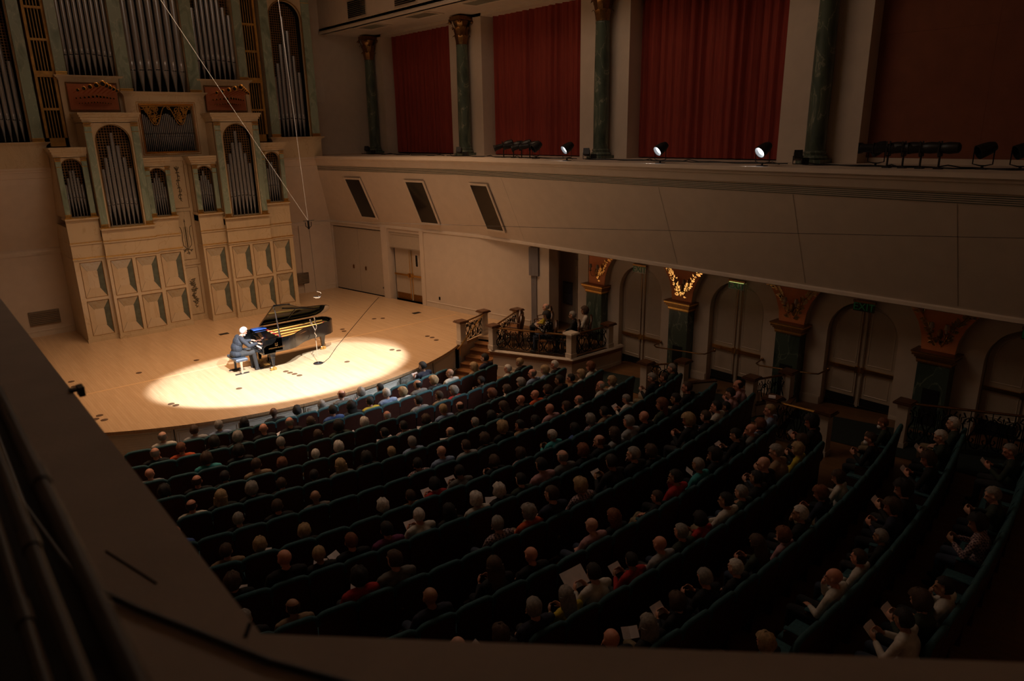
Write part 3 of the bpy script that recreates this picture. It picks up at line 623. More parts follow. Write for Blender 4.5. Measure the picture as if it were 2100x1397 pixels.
def coffer(parent, x0, x1, z0, z1, y):
    w, h = round(x1-x0, 3), round(z1-z0, 3)
    if (w, h) not in COF:
        a, b = w/2, h/2; c, d = w*.17, h*.19
        V = [(-a, 0, -b), (a, 0, -b), (a, 0, b), (-a, 0, b), (-c, .055, -d), (c, .055, -d), (c, .055, d), (-c, .055, d)]
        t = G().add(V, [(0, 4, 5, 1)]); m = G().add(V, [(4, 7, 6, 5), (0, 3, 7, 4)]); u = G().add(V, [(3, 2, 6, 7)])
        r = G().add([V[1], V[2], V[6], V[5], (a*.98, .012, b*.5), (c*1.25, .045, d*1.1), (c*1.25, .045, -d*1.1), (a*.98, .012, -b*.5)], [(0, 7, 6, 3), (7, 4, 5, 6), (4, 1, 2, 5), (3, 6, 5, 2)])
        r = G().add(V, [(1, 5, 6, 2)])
        f = G()
        for q0, q1 in (((-a, -b), (a, -b)), ((a, -b), (a, b)), ((a, b), (-a, b)), ((-a, b), (-a, -b))): f.tube([(q0[0], -.004, q0[1]), (q1[0], -.004, q1[1])], .014, 4)
        ln = G()
        for q in range(4): ln.tube([V[4+q], V[4+(q+1) % 4]], .006, 3); ln.tube([V[q], V[4+q]], .006, 3)
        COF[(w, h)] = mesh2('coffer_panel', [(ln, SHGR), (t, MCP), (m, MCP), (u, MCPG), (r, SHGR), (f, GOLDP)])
    o = obj('coffer_panel', COF[(w, h)], parent); o.location = ((x0+x1)/2, y, (z0+z1)/2)
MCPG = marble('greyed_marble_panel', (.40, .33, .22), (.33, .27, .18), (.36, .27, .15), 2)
def pipes_peak(parent, xc, half, n, y, z0, zm, zt_mid, zt_side, r=None, jitter=0):
    r = r or half/n*.90
    for k in range(n):
        x = xc-half+half*2*(k+.5)/n; f = abs(2*(k+.5)/n-1); j = .5 if (jitter and k % 2) else 1
        pipe(parent, x, y, z0, zm+.06*(1-f), zt_side+(zt_mid-zt_side)*(1-f)*j, r)
def lower_case(x0, x1, yf, ztop, zsill, R, zs, n, zmouth, zmid, zside, cof, flip=1):
    c = sempty('organ_case'); del c['kind']; c.parent = organ
    xc = (x0+x1)/2
    g = G()
    g.box(x0, yf, -.0, x1, yf+.07, .22).box(x0, yf+.055, 0, x1, 29.15, zsill-.3).box(x0-.02, yf-.02, 0, x1+.02, yf, .12)
    g.box(x0, yf, 1.42, x1, yf+.06, 1.53).box(x0, yf, 2.73, x1, yf+.06, 2.82)
    xs = [x0]+[v for a, b in cof for v in (a, b)]+[x1]
    for i in range(0, len(xs), 2):
        for z0, z1 in ((.22, 1.42), (1.53, 2.73)): g.box(xs[i], yf, z0, xs[i+1], yf+.06, z1)
    g.box(x0, yf+.02, 2.82, x1, yf+.1, 3.32).box(x0, yf+.03, 3.37, x1, yf+.1, zsill-.06)
    g.box(x0-.015, yf-.03, 2.82, x1+.015, 29.15, 2.86).box(x0-.01, yf-.01, 3.32, x1+.01, 29.15, 3.37).box(x0-.02, yf-.05, zsill-.07, x1+.02, yf+.6, zsill)
    arch_panel(g, x0+.02, x1-.02, zsill, ztop-.30, yf+.06, .10, xc, R, zs, zsill)
    g.box(x0+.02, yf+.1, zsill, x0+.08, 29.15, ztop-.3).box(x1-.08, yf+.1, zsill, x1-.02, 29.15, ztop-.3).box(x0+.02, yf+.06, ztop-.32, x1-.02, 29.15, ztop-.28)
    cornice(g, x0+.02, x1-.02, yf+.06, ztop-.30, 29.15)
    g.build('case_body', MC, c)
    for ge in ((x0-.02, yf-.036, 2.86, x1+.02, yf+.02, 2.885), (x0-.015, yf-.016, 3.37, x1+.015, yf+.03, 3.39), (x0-.025, yf-.055, zsill-.02, x1+.025, yf+.02, zsill+.005)): G().box(*ge).build('gilded_edge', GOLD, c)
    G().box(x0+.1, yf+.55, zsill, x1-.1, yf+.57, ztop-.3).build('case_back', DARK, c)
    for a, b in cof:
        for z0, z1 in ((.22, 1.42), (1.53, 2.73)): coffer(c, a+.0, b-.0, z0, z1, yf+.01)
    pw = .20 if x1-x0 > 1.2 else .15
    for (p0, p1, on) in ((x0+.03, x0+.03+pw, True), (x1-.03-pw, x1-.03, True)): pilaster(c, p0, p1, yf+.06, zsill, ztop-.31)
    arch = [(xc+(R+.012)*math.cos(pi*k/16), yf+.05, zs+(R+.012)*math.sin(pi*k/16)) for k in range(17)]
    G().tube([(xc+R+.012, yf+.05, zsill+.02)]+arch+[(xc-R-.012, yf+.05, zsill+.02)], .013, 4).build('arch_moulding', GOLDP, c)
    lattice(c, xc, R, zs, zside-.15, yf+.375, .085)
    for k in range(n):
        hw = R-.02; x = xc-hw+2*hw*(k+.5)/n; f = abs(2*(k+.5)/n-1)
        pipe(c, x, yf+.28, zsill+.01, zmouth+.05*(1-f), zside+(zmid-zside)*(1-f)**1.1, hw/n*.90)
    return c
for sd in (-1, 1):
    def X(a, b): return (XC-b, XC-a) if sd < 0 else (XC+a, XC+b)
    def CF(*l): return sorted([X(a, b) for a, b in l])
    x0, x1 = X(.36, 1.22); lower_case(x0, x1, 27.0, 6.02, 4.02, .29, 5.36, 7, 4.58, 5.50, 4.95, CF((.44, 1.12)))
    x0, x1 = X(1.22, 2.86); lower_case(x0, x1, 26.78, 7.48, 3.82, .51, 6.58, 7, 4.50, 6.85, 5.55, CF((1.32, 1.98), (2.10, 2.76)))
    x0, x1 = X(2.86, 3.80); lower_case(x0, x1, 26.98, 6.42, 4.20, .30, 5.76, 6, 4.78, 5.82, 5.15, CF((2.98, 3.64)))
# recessed centre panel with painted ornament
cc = sempty('organ_case'); del cc['kind']; cc.parent = organ
G().box(XC-.37, 27.6, 0, XC+.37, 29.15, 6.0).box(XC-.37, 27.56, 0, XC+.37, 27.6, .18).box(XC-.37, 27.57, 2.12, XC+.37, 27.6, 2.2).build('case_body', MC, cc)
g = G()
for z0, z1 in ((.24, 2.02), (2.32, 4.08), (4.20, 5.86)): g.tube([(XC+a*.25, 27.595, z) for a, z in ((-1, z0), (1, z0), (1, z1), (-1, z1), (-1, z0))], .010, 4)
g.build('panel_line', GOLDP, cc)
PAINT = mat('olive_ornament_paint', (.13, .10, .055), .6, noise=.2)
MO = Matrix(((1, 0, 0, XC), (0, 0, -1, 27.595), (0, 1, 0, 0), (0, 0, 0, 1)))
g = G()                                      # ribboned torch
vine(g, [(0, 5.62-.13*k, 0) if k % 1 == 0 else 0 for k in range(10)], MO, .07, .014, seed=3)
vine(g, [(.07*math.sin(k*.9), 5.4-.065*k, 0) for k in range(16)], MO, .03, .006, seed=5)
for q in range(5): g.tube([MO @ Vector((0, 5.50, 0)), MO @ Vector((.08*math.sin(q-2), 5.68-.02*abs(q-2), 0))], .014, 4)
g.build('painted_ornament', PAINT, cc)
g = G()                                      # lyre with arrows
for s in (-1, 1):
    g.tube([MO @ Vector((s*a, z, 0)) for a, z in ((.22, 3.55), (.16, 3.50), (.13, 3.30), (.15, 3.05), (.14, 2.85), (.05, 2.74), (0, 2.70))], .012, 4)
    vine(g, [(s*.02*k, 2.72-.01*k, 0) for k in range(8)], MO, .05, .007, seed=7+s)
for k in (-.06, -.02, .02, .06): g.tube([MO @ Vector((k, 2.76, 0)), MO @ Vector((k, 3.52, 0))], .006, 4)
g.tube([MO @ Vector((0, 2.50, 0)), MO @ Vector((0, 3.78, 0))], .010, 4).prism([MO @ Vector(p) for p in ((-.03, 3.70, 0), (.03, 3.70, 0), (0, 3.82, 0))], (0, -.005, 0))
vine(g, [(0, 2.70-.05*k, 0) for k in range(5)], MO, .06, .008, seed=12)
g.build('painted_ornament', PAINT, cc)
g = G(); vine(g, [(0, .48+.075*k, 0) for k in range(16)], MO, .10, .010, seed=21); vine(g, [(.09*math.sin(k*.8), .62+.06*k, 0) for k in range(16)], MO, .07, .007, seed=22)
g.build('painted_ornament', PAINT, cc)
# upper organ: body, centre window of small pipes, trumpet panels
uc = sempty('organ_case'); del uc['kind']; uc.parent = organ
g = G().box(XC-1.31, 27.7, 5.9, XC-.88, 28.6, 8.05).box(XC+.88, 27.7, 5.9, XC+1.31, 28.6, 8.05).box(XC-.88, 27.7, 5.9, XC+.88, 28.6, 6.18).box(XC-.88, 27.7, 7.76, XC+.88, 28.6, 8.05).box(XC-.88, 28.3, 6.1, XC+.88, 28.6, 7.8)
cornice(g, XC-1.31, XC+1.31, 27.7, 8.05, 28.6, .14)
for sd in (-1, 1):
    a, b = (XC-3.1, XC-1.31) if sd < 0 else (XC+1.31, XC+3.1)
    g.box(a, 27.95, 5.75, b, 28.7, 8.52); cornice(g, a, b, 27.95, 8.52, 28.7, .15)
g.build('case_body', MC, uc)
g = G()
for o, r in ((0, .02), (.06, .012), (-.035, .012)): g.tube([(XC+a*(.90+o), 27.69, z) for a, z in ((-1, 6.15-o), (1, 6.15-o), (1, 7.79+o), (-1, 7.79+o), (-1, 6.15-o))], r, 4)
g.build('window_moulding', GOLD, uc)
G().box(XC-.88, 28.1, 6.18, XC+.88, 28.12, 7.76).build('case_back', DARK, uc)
for k in range(27):
    t = k/26; w = abs(math.sin(t*2*pi)); zt = 7.02+.46*abs(math.cos(t*2*pi))**1.0
    pipe(uc, XC-.83+1.66*k/26, 27.9, 6.2, 6.68, zt, .027, 1.3)
G().box(XC-.86, 27.80, 6.80, XC+.86, 27.83, 6.815).build('pipe_rack', IRON, uc)
g = G(); rn = random.Random(4)
for s in (-1, 1):                            # two carved swags of scrolls
    cx = XC+s*.42
    for q in range(34):
        t = rn.random()**1.3; zz = 7.70-.50*t; xx = cx+(rn.random()-.5)*.80*(1-t*.95); r0 = .09*(1-.4*t); a0 = rn.random()*6; dr = rn.choice((-1, 1))
        g.tube([(xx+r0*(1-.085*i)*math.cos(a0+dr*.62*i), 27.74, zz+r0*(1-.085*i)*math.sin(a0+dr*.62*i)) for i in range(11)], .013, 4)
    for sg in (-1, 1): g.tube([(cx+sg*(.40-.38*t), 27.74, 7.72-.60*t+.08*math.sin(t*6)) for t in [i/8 for i in range(9)]], .016, 4)
    g.tube([(cx, 27.74, 7.1), (cx, 27.74, 7.7)], .012, 4)
g.tube([(XC-.86, 27.74, 7.73), (XC+.86, 27.74, 7.73)], .016, 4)
g.build('carved_scrollwork', GOLDG, uc)
for sd in (-1, 1):                           # horizontal trumpets on a terracotta panel
    tp = sempty('trumpet_chest'); del tp['kind']; tp.parent = organ
    xc = XC+sd*2.18
    G().box(xc-.72, 27.90, 7.60, xc+.72, 27.95, 8.40).build('chest_panel', TERRA, tp)
    G().tube([(xc+a*.75, 27.9, z) for a, z in ((-1, 7.56), (1, 7.56), (1, 8.44), (-1, 8.44), (-1, 7.56))], .022, 4).build('chest_frame', GOLDP, tp)
    for row, (n, z, L, rb, sp) in enumerate(((9, 8.12, 1.65, .095, .142), (11, 7.93, .60, .052, .11), (12, 7.78, .32, .032, .085))):
        for k in range(n):
            x = xc+(k-(n-1)/2)*sp; f_ = abs(2*k/(n-1)-1); l = L*(1-.52*f_); rb = (.095, .052, .032)[row]*(1-.4*f_); zz = z+(.10*(1-abs(2*k/(n-1)-1)) if row == 0 else .03*(1-abs(2*k/(n-1)-1)))
            M = Matrix.Translation((x, 27.92, z)) @ Vector((0, -1, (zz-z)/max(.2, l)+.07)).to_track_quat('Z', 'Y').to_matrix().to_4x4()
            a = G().lathe([(rb*.16, 0), (rb*.22, l*.3), (rb*.32, l*.7), (rb*.5, l*.88), (rb*.75, l*.95), (rb, l), (rb*.96, l-.002), (rb*.55, l*.95)], 12, M, False)
            b = G().lathe([(rb*.72, l*.955), (.001, l*.955)], 12, M, False)
            obj('trumpet_pipe', mesh2('trumpet_pipe', [(a, BRASS), (b, DARK)], 60), tp)
# great flats and towers
fc = sempty('organ_case'); del fc['kind']; fc.parent = organ
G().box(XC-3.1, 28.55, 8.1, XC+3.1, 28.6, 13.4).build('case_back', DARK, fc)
for a, b in ((-1.33, -.94), (.94, 1.33)): pilaster(fc, XC+a, XC+b, 27.92, 8.17, 13.4); G().box(XC+a, 27.92, 8.17, XC+b, 28.5, 13.4).build('pier', MC, fc)
for a, b in ((-3.13, -2.83), (2.80, 3.10)): pilaster(fc, XC+a, XC+b, 27.95, 8.66, 13.4); G().box(XC+a, 27.95, 8.66, XC+b, 28.5, 13.4).build('pier', MC, fc)
for k in range(7):
    f = abs(k-3)/3; pipe(fc, XC-.94+1.88*(k+.5)/7, 28.12, 8.2, 8.88+.04*(1-f), 12.6, .118, 1.55)
for k in range(9):
    f = abs(k-4)/4; pipe(fc, XC-2.83+1.50*(k+.5)/9, 28.14, 8.69, 9.28+.06*(1-f), 12.2, .074, 1.5)
tops = [11.05, 11.7, 12, 12.1, 12.0, 11.8, 11.15, 10.9]
for k in range(8):
    f = abs(k-3.5)/3.5; pipe(fc, XC+1.33+1.47*(k+.5)/8, 28.14, 8.69, 9.28+.06*(1-f), tops[k], .080, 1.5)
for cx in (XC+1.33+.18, XC+2.8-.2): lattice(fc, cx, .22, 13, 10.6, 28.3, .09)
for sd in (-1, 1):
    gs = sempty('gold_grille'); del gs['kind']; gs.parent = organ
    a, b = (XC-3.72, XC-3.12) if sd < 0 else (XC+3.10, XC+3.70)
    g = G().box(a, 28.05, 6.45, a+.08, 28.5, 13.4).box(b-.08, 28.05, 6.45, b, 28.5, 13.4).box(a, 28.05, 6.45, b, 28.5, 6.72).box(a, 28.04, 8.60, b, 28.5, 8.78)
    zz = [6.72, 7.62, 8.60, 8.78, 9.72, 10.66, 11.6, 12.5, 13.4]
    for z in (7.62, 9.72, 10.66, 11.6, 12.5): g.box(a, 28.07, z-.035, b, 28.5, z+.035)
    g.build('grille_frame', GOLDG, gs)
    for k in range(4):
        x = a+.08+(b-a-.16)*(k+1)/5
        for z0, z1 in ((6.72, 8.60), (8.78, 13.4)): G().box(x-.012, 28.09, z0, x+.012, 28.12, z1).build('grille_bar', GOLDG, gs)
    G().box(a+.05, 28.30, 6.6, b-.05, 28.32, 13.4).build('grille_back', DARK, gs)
    tw = sempty('organ_case'); del tw['kind']; tw.parent = organ
    a, b = (XC-5.84, XC-3.79) if sd < 0 else (XC+3.79, XC+5.84)
    xc = (a+b)/2; R = .63
    g = G().box(a, 27.92, 5.80, b, 29.5, 6.48); cornice(g, a, b, 27.92, 6.48, 29.5, .12)
    arch_panel(g, a+.02, b-.02, 6.6, 13.4, 27.98, .10, xc, R, 10.93, 6.6)
    g.box(a+.02, 28.05, 6.6, a+.1, 29.5, 13.4).box(b-.1, 28.05, 6.6, b-.02, 29.5, 13.4); g.build('case_body', MC, tw)
    for p0, p1 in ((a+.02, a+.36), (b-.34, b-.02)): pilaster(tw, p0, p1, 27.98, 6.6, 11.85)
    arch = [(xc+(R+.03)*math.cos(pi*k/16), 27.97, 10.93+(R+.03)*math.sin(pi*k/16)) for k in range(17)]
    G().tube([(xc+R+.03, 27.97, 6.62)]+arch+[(xc-R-.03, 27.97, 6.62)], .025, 5).build('arch_moulding', GOLDP, tw)
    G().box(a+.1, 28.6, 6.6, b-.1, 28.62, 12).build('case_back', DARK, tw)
    lattice(tw, xc, R, 10.93, 8.7, 28.40, .085)
    ht = [8.85, 9.35, 10.05, 11.05, 10.55, 9.65, 9.05]
    for k in range(7): pipe(tw, xc-.60+1.2*(k+.5)/7, 28.28, 6.62, 7.26+.04*(3-abs(k-3))/3, ht[k], .074, 1.5)
# ---------------------------------------------------------------- concert grand
piano = thing('grand_piano', 'black concert grand piano with its lid propped open, centre stage', 'piano', (7.18, 19.5, 0))
RIM = [(.04, 0), (.5, 0), (.78, 0), (.95, .03), (1.12, .13), (1.30, .30), (1.50, .45), (1.75, .56), (2.05, .62), (2.30, .66), (2.50, .74), (2.64, .87), (2.72, 1.04), (2.74, 1.22), (2.70, 1.38), (2.60, 1.49), (2.44, 1.55), (2.2, 1.57), (1.2, 1.57), (.04, 1.57)]
def inset(poly, d):
    n = len(poly); out = []
    for i, p in enumerate(poly):
        a = Vector(poly[i-1]) if i else Vector(p); b = Vector(poly[i+1]) if i < n-1 else Vector(p)
        t = (b-a).normalized(); out.append((p[0]-t.y*d, p[1]+t.x*d))
    return out
INN = inset(RIM, .05)
g = G(); n = len(RIM)
rings = [[(x, y, .62) for x, y in RIM], [(x, y, 1.02) for x, y in RIM], [(x, y, 1.02) for x, y in INN], [(x, y, .62) for x, y in INN]]
vs = [p for r in rings for p in r]
g.add(vs, [(r*n+i, r*n+i+1, ((r+1) % 4)*n+i+1, ((r+1) % 4)*n+i) for r in range(4) for i in range(n-1)]+[(0, n, 2*n, 3*n), (n-1, 4*n-1, 3*n-1, 2*n-1)])
g.build('rim', BLACKP, piano, 35)
G().prism([(x, y, .62) for x, y in inset(RIM, .04) if x > .3]+[(.35, 1.53, .62), (.35, .04, .62)], (0, 0, .04)).build('bottom_board', BLK, piano)
G().prism([(x, y, .82) for x, y in inset(RIM, .06) if x > .6]+[(.6, 1.50, .82), (.6, .06, .82)], (0, 0, .02)).build('soundboard', OAK, piano)
pl = G().prism([(x, y, .885) for x, y in inset(RIM, .10) if x > .6]+[(.6, 1.46, .885), (.6, .10, .885)], (0, 0, .02))
for a, b in (((.62, .35), (1.2, .42)), ((.62, .62), (1.75, .70)), ((.62, .95), (2.35, .95)), ((.62, 1.2), (2.5, 1.30))): pl.tube([(a[0], a[1], .945), (b[0], b[1], .945)], .022, 6)
for q in range(5): pl.lathe([(.05, .905), (.05, .912), (.03, .912)], 10, Matrix.Translation((.85+.36*q, 1.36-.06*q, 0)))
pl.build('iron_plate', PLATE, piano, 40)
g = G()
for k in range(60):
    v = .12+1.30*k/59; ue = .95+1.55*min(1, (k/46))**.75
    g.tube([(.64, v, .925), (ue, min(1.40, v+.02+.12*(k/59)), .928)], .0035, 3)
g.build('strings', STRING, piano, kind='stuff')
g = G(); g.box(.70, .10, .93, .76, 1.45, .955); g.tube([(1.1, .30, .93), (1.6, .60, .93), (2.2, .85, .93), (2.5, 1.15, .93)], .012, 5); g.build('damper_felt', FELT, piano)
G().prism([(0, 0, .60), (.38, 0, .60), (.38, 0, .70), (0, 0, .70)], (0, 1.57, 0)).build('keybed', BLACKP, piano)
for v in (0, 1.44):
    cs = [(.02, .68), (.02, .76), (.06, .82), (.13, .86), (.30, .88), (.40, .95), (.44, 1.02), (.60, 1.02), (.60, .66)]
    G().prism([(u, v, z) for u, z in cs], (0, .13, 0)).build('key_cheek', BLACKP, piano)
kw = 1.225/52; g = G(); b = G()
for k in range(52):
    v = .172+kw*k; g.box(.06, v+.0006, .70, .205, v+kw-.0006, .745)
    if k % 7 not in (1, 4) and k < 51: b.box(.105, v+kw-.0055, .74, .205, v+kw+.0055, .758)
g.build('white_keys', IVORY, piano, kind='stuff'); b.build('black_keys', BLK, piano, kind='stuff')
G().prism([(.205, .13, .72), (.24, .13, .90), (.26, .13, .91), (.27, .13, .72)], (0, 1.31, 0)).build('fallboard', BLACKP, piano)
G().box(.26, .13, .86, .60, 1.44, .985).box(.27, .16, .985, .60, 1.41, 1.0).build('pin_block_cover', BLACKP, piano)
G().box(.0, .13, .68, .055, 1.44, .735).build('key_slip', BLACKP, piano)
A = math.radians(33)
ML = Matrix.Translation((0, 1.585, 1.035)) @ Matrix.Rotation(-A, 4, 'X') @ Matrix.Translation((0, -1.585, 0))
lp = [(x, y-.01) for x, y in RIM if x > .7]
lid = G().prism([ML @ Vector((x, y, 0)) for x, y in [(.56, -.02)]+[(x, y-.02) for x, y in lp]+[(.56, 1.585)]], (ML.to_3x3() @ Vector((0, 0, .022)))).build('lid', BLACKP, piano)
G().prism([ML @ Vector(p) for p in ((.57, -.03, .030), (1.10, .08, .030), (1.10, 1.55, .030), (.57, 1.55, .030))], ML.to_3x3() @ Vector((0, 0, .022))).build('folded_flap', BLACKP, lid)
g = G()
for a, b in (((.9, .25), (2.3, .85)), ((1.4, .55), (1.4, 1.5))): g.tube([ML @ Vector((a[0], a[1], -.012)), ML @ Vector((b[0], b[1], -.012))], .012, 4)
g.build('lid_brace', BLK, lid)
pt = ML @ Vector((.66, .22, -.01))
G().tube([(.60, .10, 1.0), tuple(Vector((.60, .10, 1.0)).lerp(pt, .3)), tuple(pt)], [.035, .022, .016], 6).build('prop_stick', CHROME, piano)
for i, (u, v) in enumerate(((.36, .28), (.36, 1.29), (2.42, 1.22))):
    lg = G().loft([[(u-w, v-w, z), (u+w, v-w, z), (u+w, v+w, z), (u-w, v+w, z)] for w, z in ((.035, .10), (.035, .17), (.045, .18), (.05, .30), (.085, .54), (.10, .62))]).build('leg', BLACKP, piano)
    G().box(u-.04, v-.04, .09, u+.04, v+.04, .12).lathe([(.045, -.02), (.045, .02)], 12, Matrix.Translation((u-.05, v, .05)) @ Matrix.Rotation(pi/2, 4, 'X')).lathe([(.05, -.02), (.05, .02)], 12, Matrix.Translation((u+.05, v, .05)) @ Matrix.Rotation(pi/2, 4, 'X')).tube([(u-.09, v, .04), (u-.05, v, .1), (u+.05, v, .1), (u+.09, v, .04)], .012, 5).build('caster', BRASS, lg, 40)
ly = G().box(.42, .66, .08, .54, .92, .16).box(.44, .70, .16, .50, .74, .62).box(.44, .84, .16, .50, .88, .62).tube([(.50, .72, .16), (.72, .70, .62)], .01, 5).tube([(.50, .86, .16), (.72, .88, .62)], .01, 5).build('pedal_lyre', BLACKP, piano)
for k in (-1, 0, 1): G().box(.28, .79+.07*k-.015, .06, .43, .79+.07*k+.015, .075).build('pedal', BRASS, ly)
def text(body, size, M, m, parent, name='lettering', ext=.001, align='CENTER'):
    c = bpy.data.curves.new(name, 'FONT'); c.body = body; c.size = size; c.extrude = ext; c.align_x = align; c.align_y = 'CENTER'; c.materials.append(m)
    o = flat_text(c, parent); o.matrix_local = M; return o
text('STEINWAY & SONS', .055, Matrix.Translation((.42, -.003, .755)) @ Matrix.Rotation(pi/2, 4, 'X'), BRONZE, piano)
g = G()
for s in (-1, 1): g.tube([(.42+s*a, -.003, z) for a, z in ((.01, .81), (.035, .82), (.04, .84), (.025, .865), (.03, .89), (.04, .90))], .005, 4)
g.tube([(.42, -.003, .80), (.42, -.003, .895)], .004, 4); g.build('lyre_emblem', BRONZE, piano)
f = tag(G().prism([(7.45, 20.78, 1.021), (7.86, 20.78, 1.021), (7.86, 21.06, 1.021), (7.45, 21.06, 1.021)], (0, 0, .012)).prism([(7.46, 20.79, 1.033), (7.85, 20.79, 1.033), (7.85, 21.05, 1.036), (7.46, 21.05, 1.036)], (0, 0, .004)).build('folder', BLUE), 'blue folder lying on the piano top beside the lid hinge', 'folder')
# bench
bn = thing('piano_bench', 'piano bench with blue-grey leather cushion and metal T legs', 'bench', (6.73, 20.36, 0))
G().loft([[(sx*(.17-e), sy*(.37-e), z) for sx, sy in ((-1, -1), (1, -1), (1, 1), (-1, 1))] for e, z in ((.01, .40), (0, .42), (0, .46), (.015, .485), (.05, .49))]).build('cushion', mat('blue_leather', (.06, .075, .10), .45, noise=.15, nscale=10), bn)
for s in (-1, 1):
    l = G().box(-.025, s*.26-.03, .02, .025, s*.26+.03, .40).box(-.03, s*.26-.035, .30, .03, s*.26+.035, .40).build('leg', CHROME if s < 0 else BLK, bn)
    G().box(-.20, s*.26-.025, 0, .20, s*.26+.025, .025).build('foot_bar', BLK, l)
G().box(-.02, -.26, .30, .02, .26, .33).build('stretcher', BLK, bn)
# microphone stand
ms = thing('microphone_stand', 'microphone stand on a round black base in front of the piano, two silver microphones', 'microphone stand', (8.81, 19.46, 0))
G().lathe([(.15, 0), (.15, .012), (.12, .028), (.03, .035), (.02, .06)], 20).build('base', BLK, ms, 40)
G().tube([(0, 0, .05), (0, 0, .72)], .011, 8).build('pole', CHROME, ms)
G().tube([(0, 0, .72), (-.015, .01, .80), (.03, 0, .88), (-.02, 0, .97), (.0, 0, 1.04), (.05, .01, 1.12), (.06, .0, 1.18), (.045, 0, 1.24)], .014, 6).build('clamp_cable', CHROME, ms, 60)
for a, b in (((.045, 0, 1.24), (.03, 0, 1.43)), ((-.0, 0, 1.06), (-.10, .02, 1.39))):
    G().tube([a, ((a[0]+b[0])/2, 0, (a[2]+b[2])/2-.03), b], .010, 6).tube([(b[0], b[1], b[2]-.16), (b[0]-.005, b[1], b[2]-.01)], .020, 8).tube([(b[0]-.005, b[1], b[2]-.02), (b[0]-.01, b[1], b[2]+.02)], .024, 8).build('microphone', CHROME, ms, 50)
tag(G().tube([(8.98, 19.42, .006), (9.3, 19.72, .006), (10.03, 20.64, .006), (11.43, 22.25, .006), (13.1, 24.16, .006), (14.2, 25.4, .006), (14.79, 26.04, .006)], .009, 5).ell((8.97, 19.42, .015), (.03, .02, .015), 8, 5).build('microphone_cable', BLK), 'thin black microphone cable crossing the stage floor to the right wall', 'cable')
# hanging microphone and its rigging
hm = thing('hanging_microphone', 'silver hanging microphone on a long cable above the piano tail', 'microphone', (9.0, 19.5, 2.06))
T = Vector((-.05, 0, 2.20))
G().tube([tuple(T), (-.02, 0, 1.2), (0, 0, .12)], .010, 5).tube([(.0, 0, .15), (.12, 0, .10), (.15, 0, .02), (.06, 0, -.06), (-.05, 0, -.05), (-.10, 0, .02)], .010, 5).build('cable', CHROME, hm, 60)
G().tube([(-.12, 0, .0), (-.02, 0, -.02), (.04, 0, -.03)], .028, 8).ell((.05, 0, -.03), (.035, .03, .03), 8, 6).build('capsule', CHROME, hm, 60)
g = G().tube([(-.05, 0, 2.0), (-.05, 0, 2.25)], .03, 8)
for s in (-1, 1): g.tube([(-.05, 0, 2.02), (-.05+s*.08, 0, 2.08), (-.05+s*.09, 0, 2.20)], .012, 5)
g.tube([(-.20, 0, 2.24), (.14, 0, 2.24)], .010, 5).build('yoke', IRON, hm)
W0 = Vector((8.95, 19.5, 4.30))
for p, l in (((4.6, 19.5, 11.9), 'thin suspension wire rising left across the organ from the hanging microphone'), ((8.66, 19.5, 11.9), 'thin suspension wire rising steeply past the right organ tower'), ((14.7, 3.5, 4.76), 'thin tension wire running right from the hanging microphone along the gallery front')):
    tag(G().tube([tuple(W0), tuple(W0.lerp(Vector(p), .5)-Vector((0, 0, .03))), p], .0045, 4).build('suspension_wire', LITWIRE if p[2] > 6 else STEEL), l, 'wire')  # rising wires get the painted lit tone, the level one stays dark
# floor sockets
SOCK = [(4.49, 22.35), (6.16, 22.42), (6.19, 18.92), (4.44, 18.99), (4.50, 18.80), (2.85, 19.40), (2.87, 18.99), (2.72, 19.2), (2.83, 22.87), (2.81, 22.33), (7.76, 19.42), (7.80, 19.22), (7.85, 19.02), (7.90, 18.80), (9.53, 18.99), (11.19, 19.10), (11.30, 18.88), (13.07, 22.83), (12.80, 23.0), (11.22, 22.50), (11.14, 22.22), (12.91, 19.62), (12.94, 19.38), (12.86, 19.02), (9.48, 22.34)]
so_me = mesh2('floor_socket', [(G().lathe([(.085, 0), (.085, .004), (.07, .008)], 14), mat('socket_brown', (.10, .055, .03), .5, noise=.2))], 40)
for i, (x, y) in enumerate(sorted(SOCK)):
    o = obj('floor_socket', so_me); o.location = (x, y, .0); tag(o, 'small round brown floor socket cover on the stage, %s counting from the left' % ORD[i], 'floor socket', 'stage floor sockets')
for x, y, l in ((7.88, 24.9, 'left of the piano, before the organ'), (14.44, 22.62, 'near the right stage wall')):
    tag(G().box(x-.16, y-.11, 0, x+.16, y+.11, .005).box(x-.13, y-.085, .005, x+.13, y+.085, .008).build('floor_box', BLK), 'black square floor box cover ' + l, 'floor box')
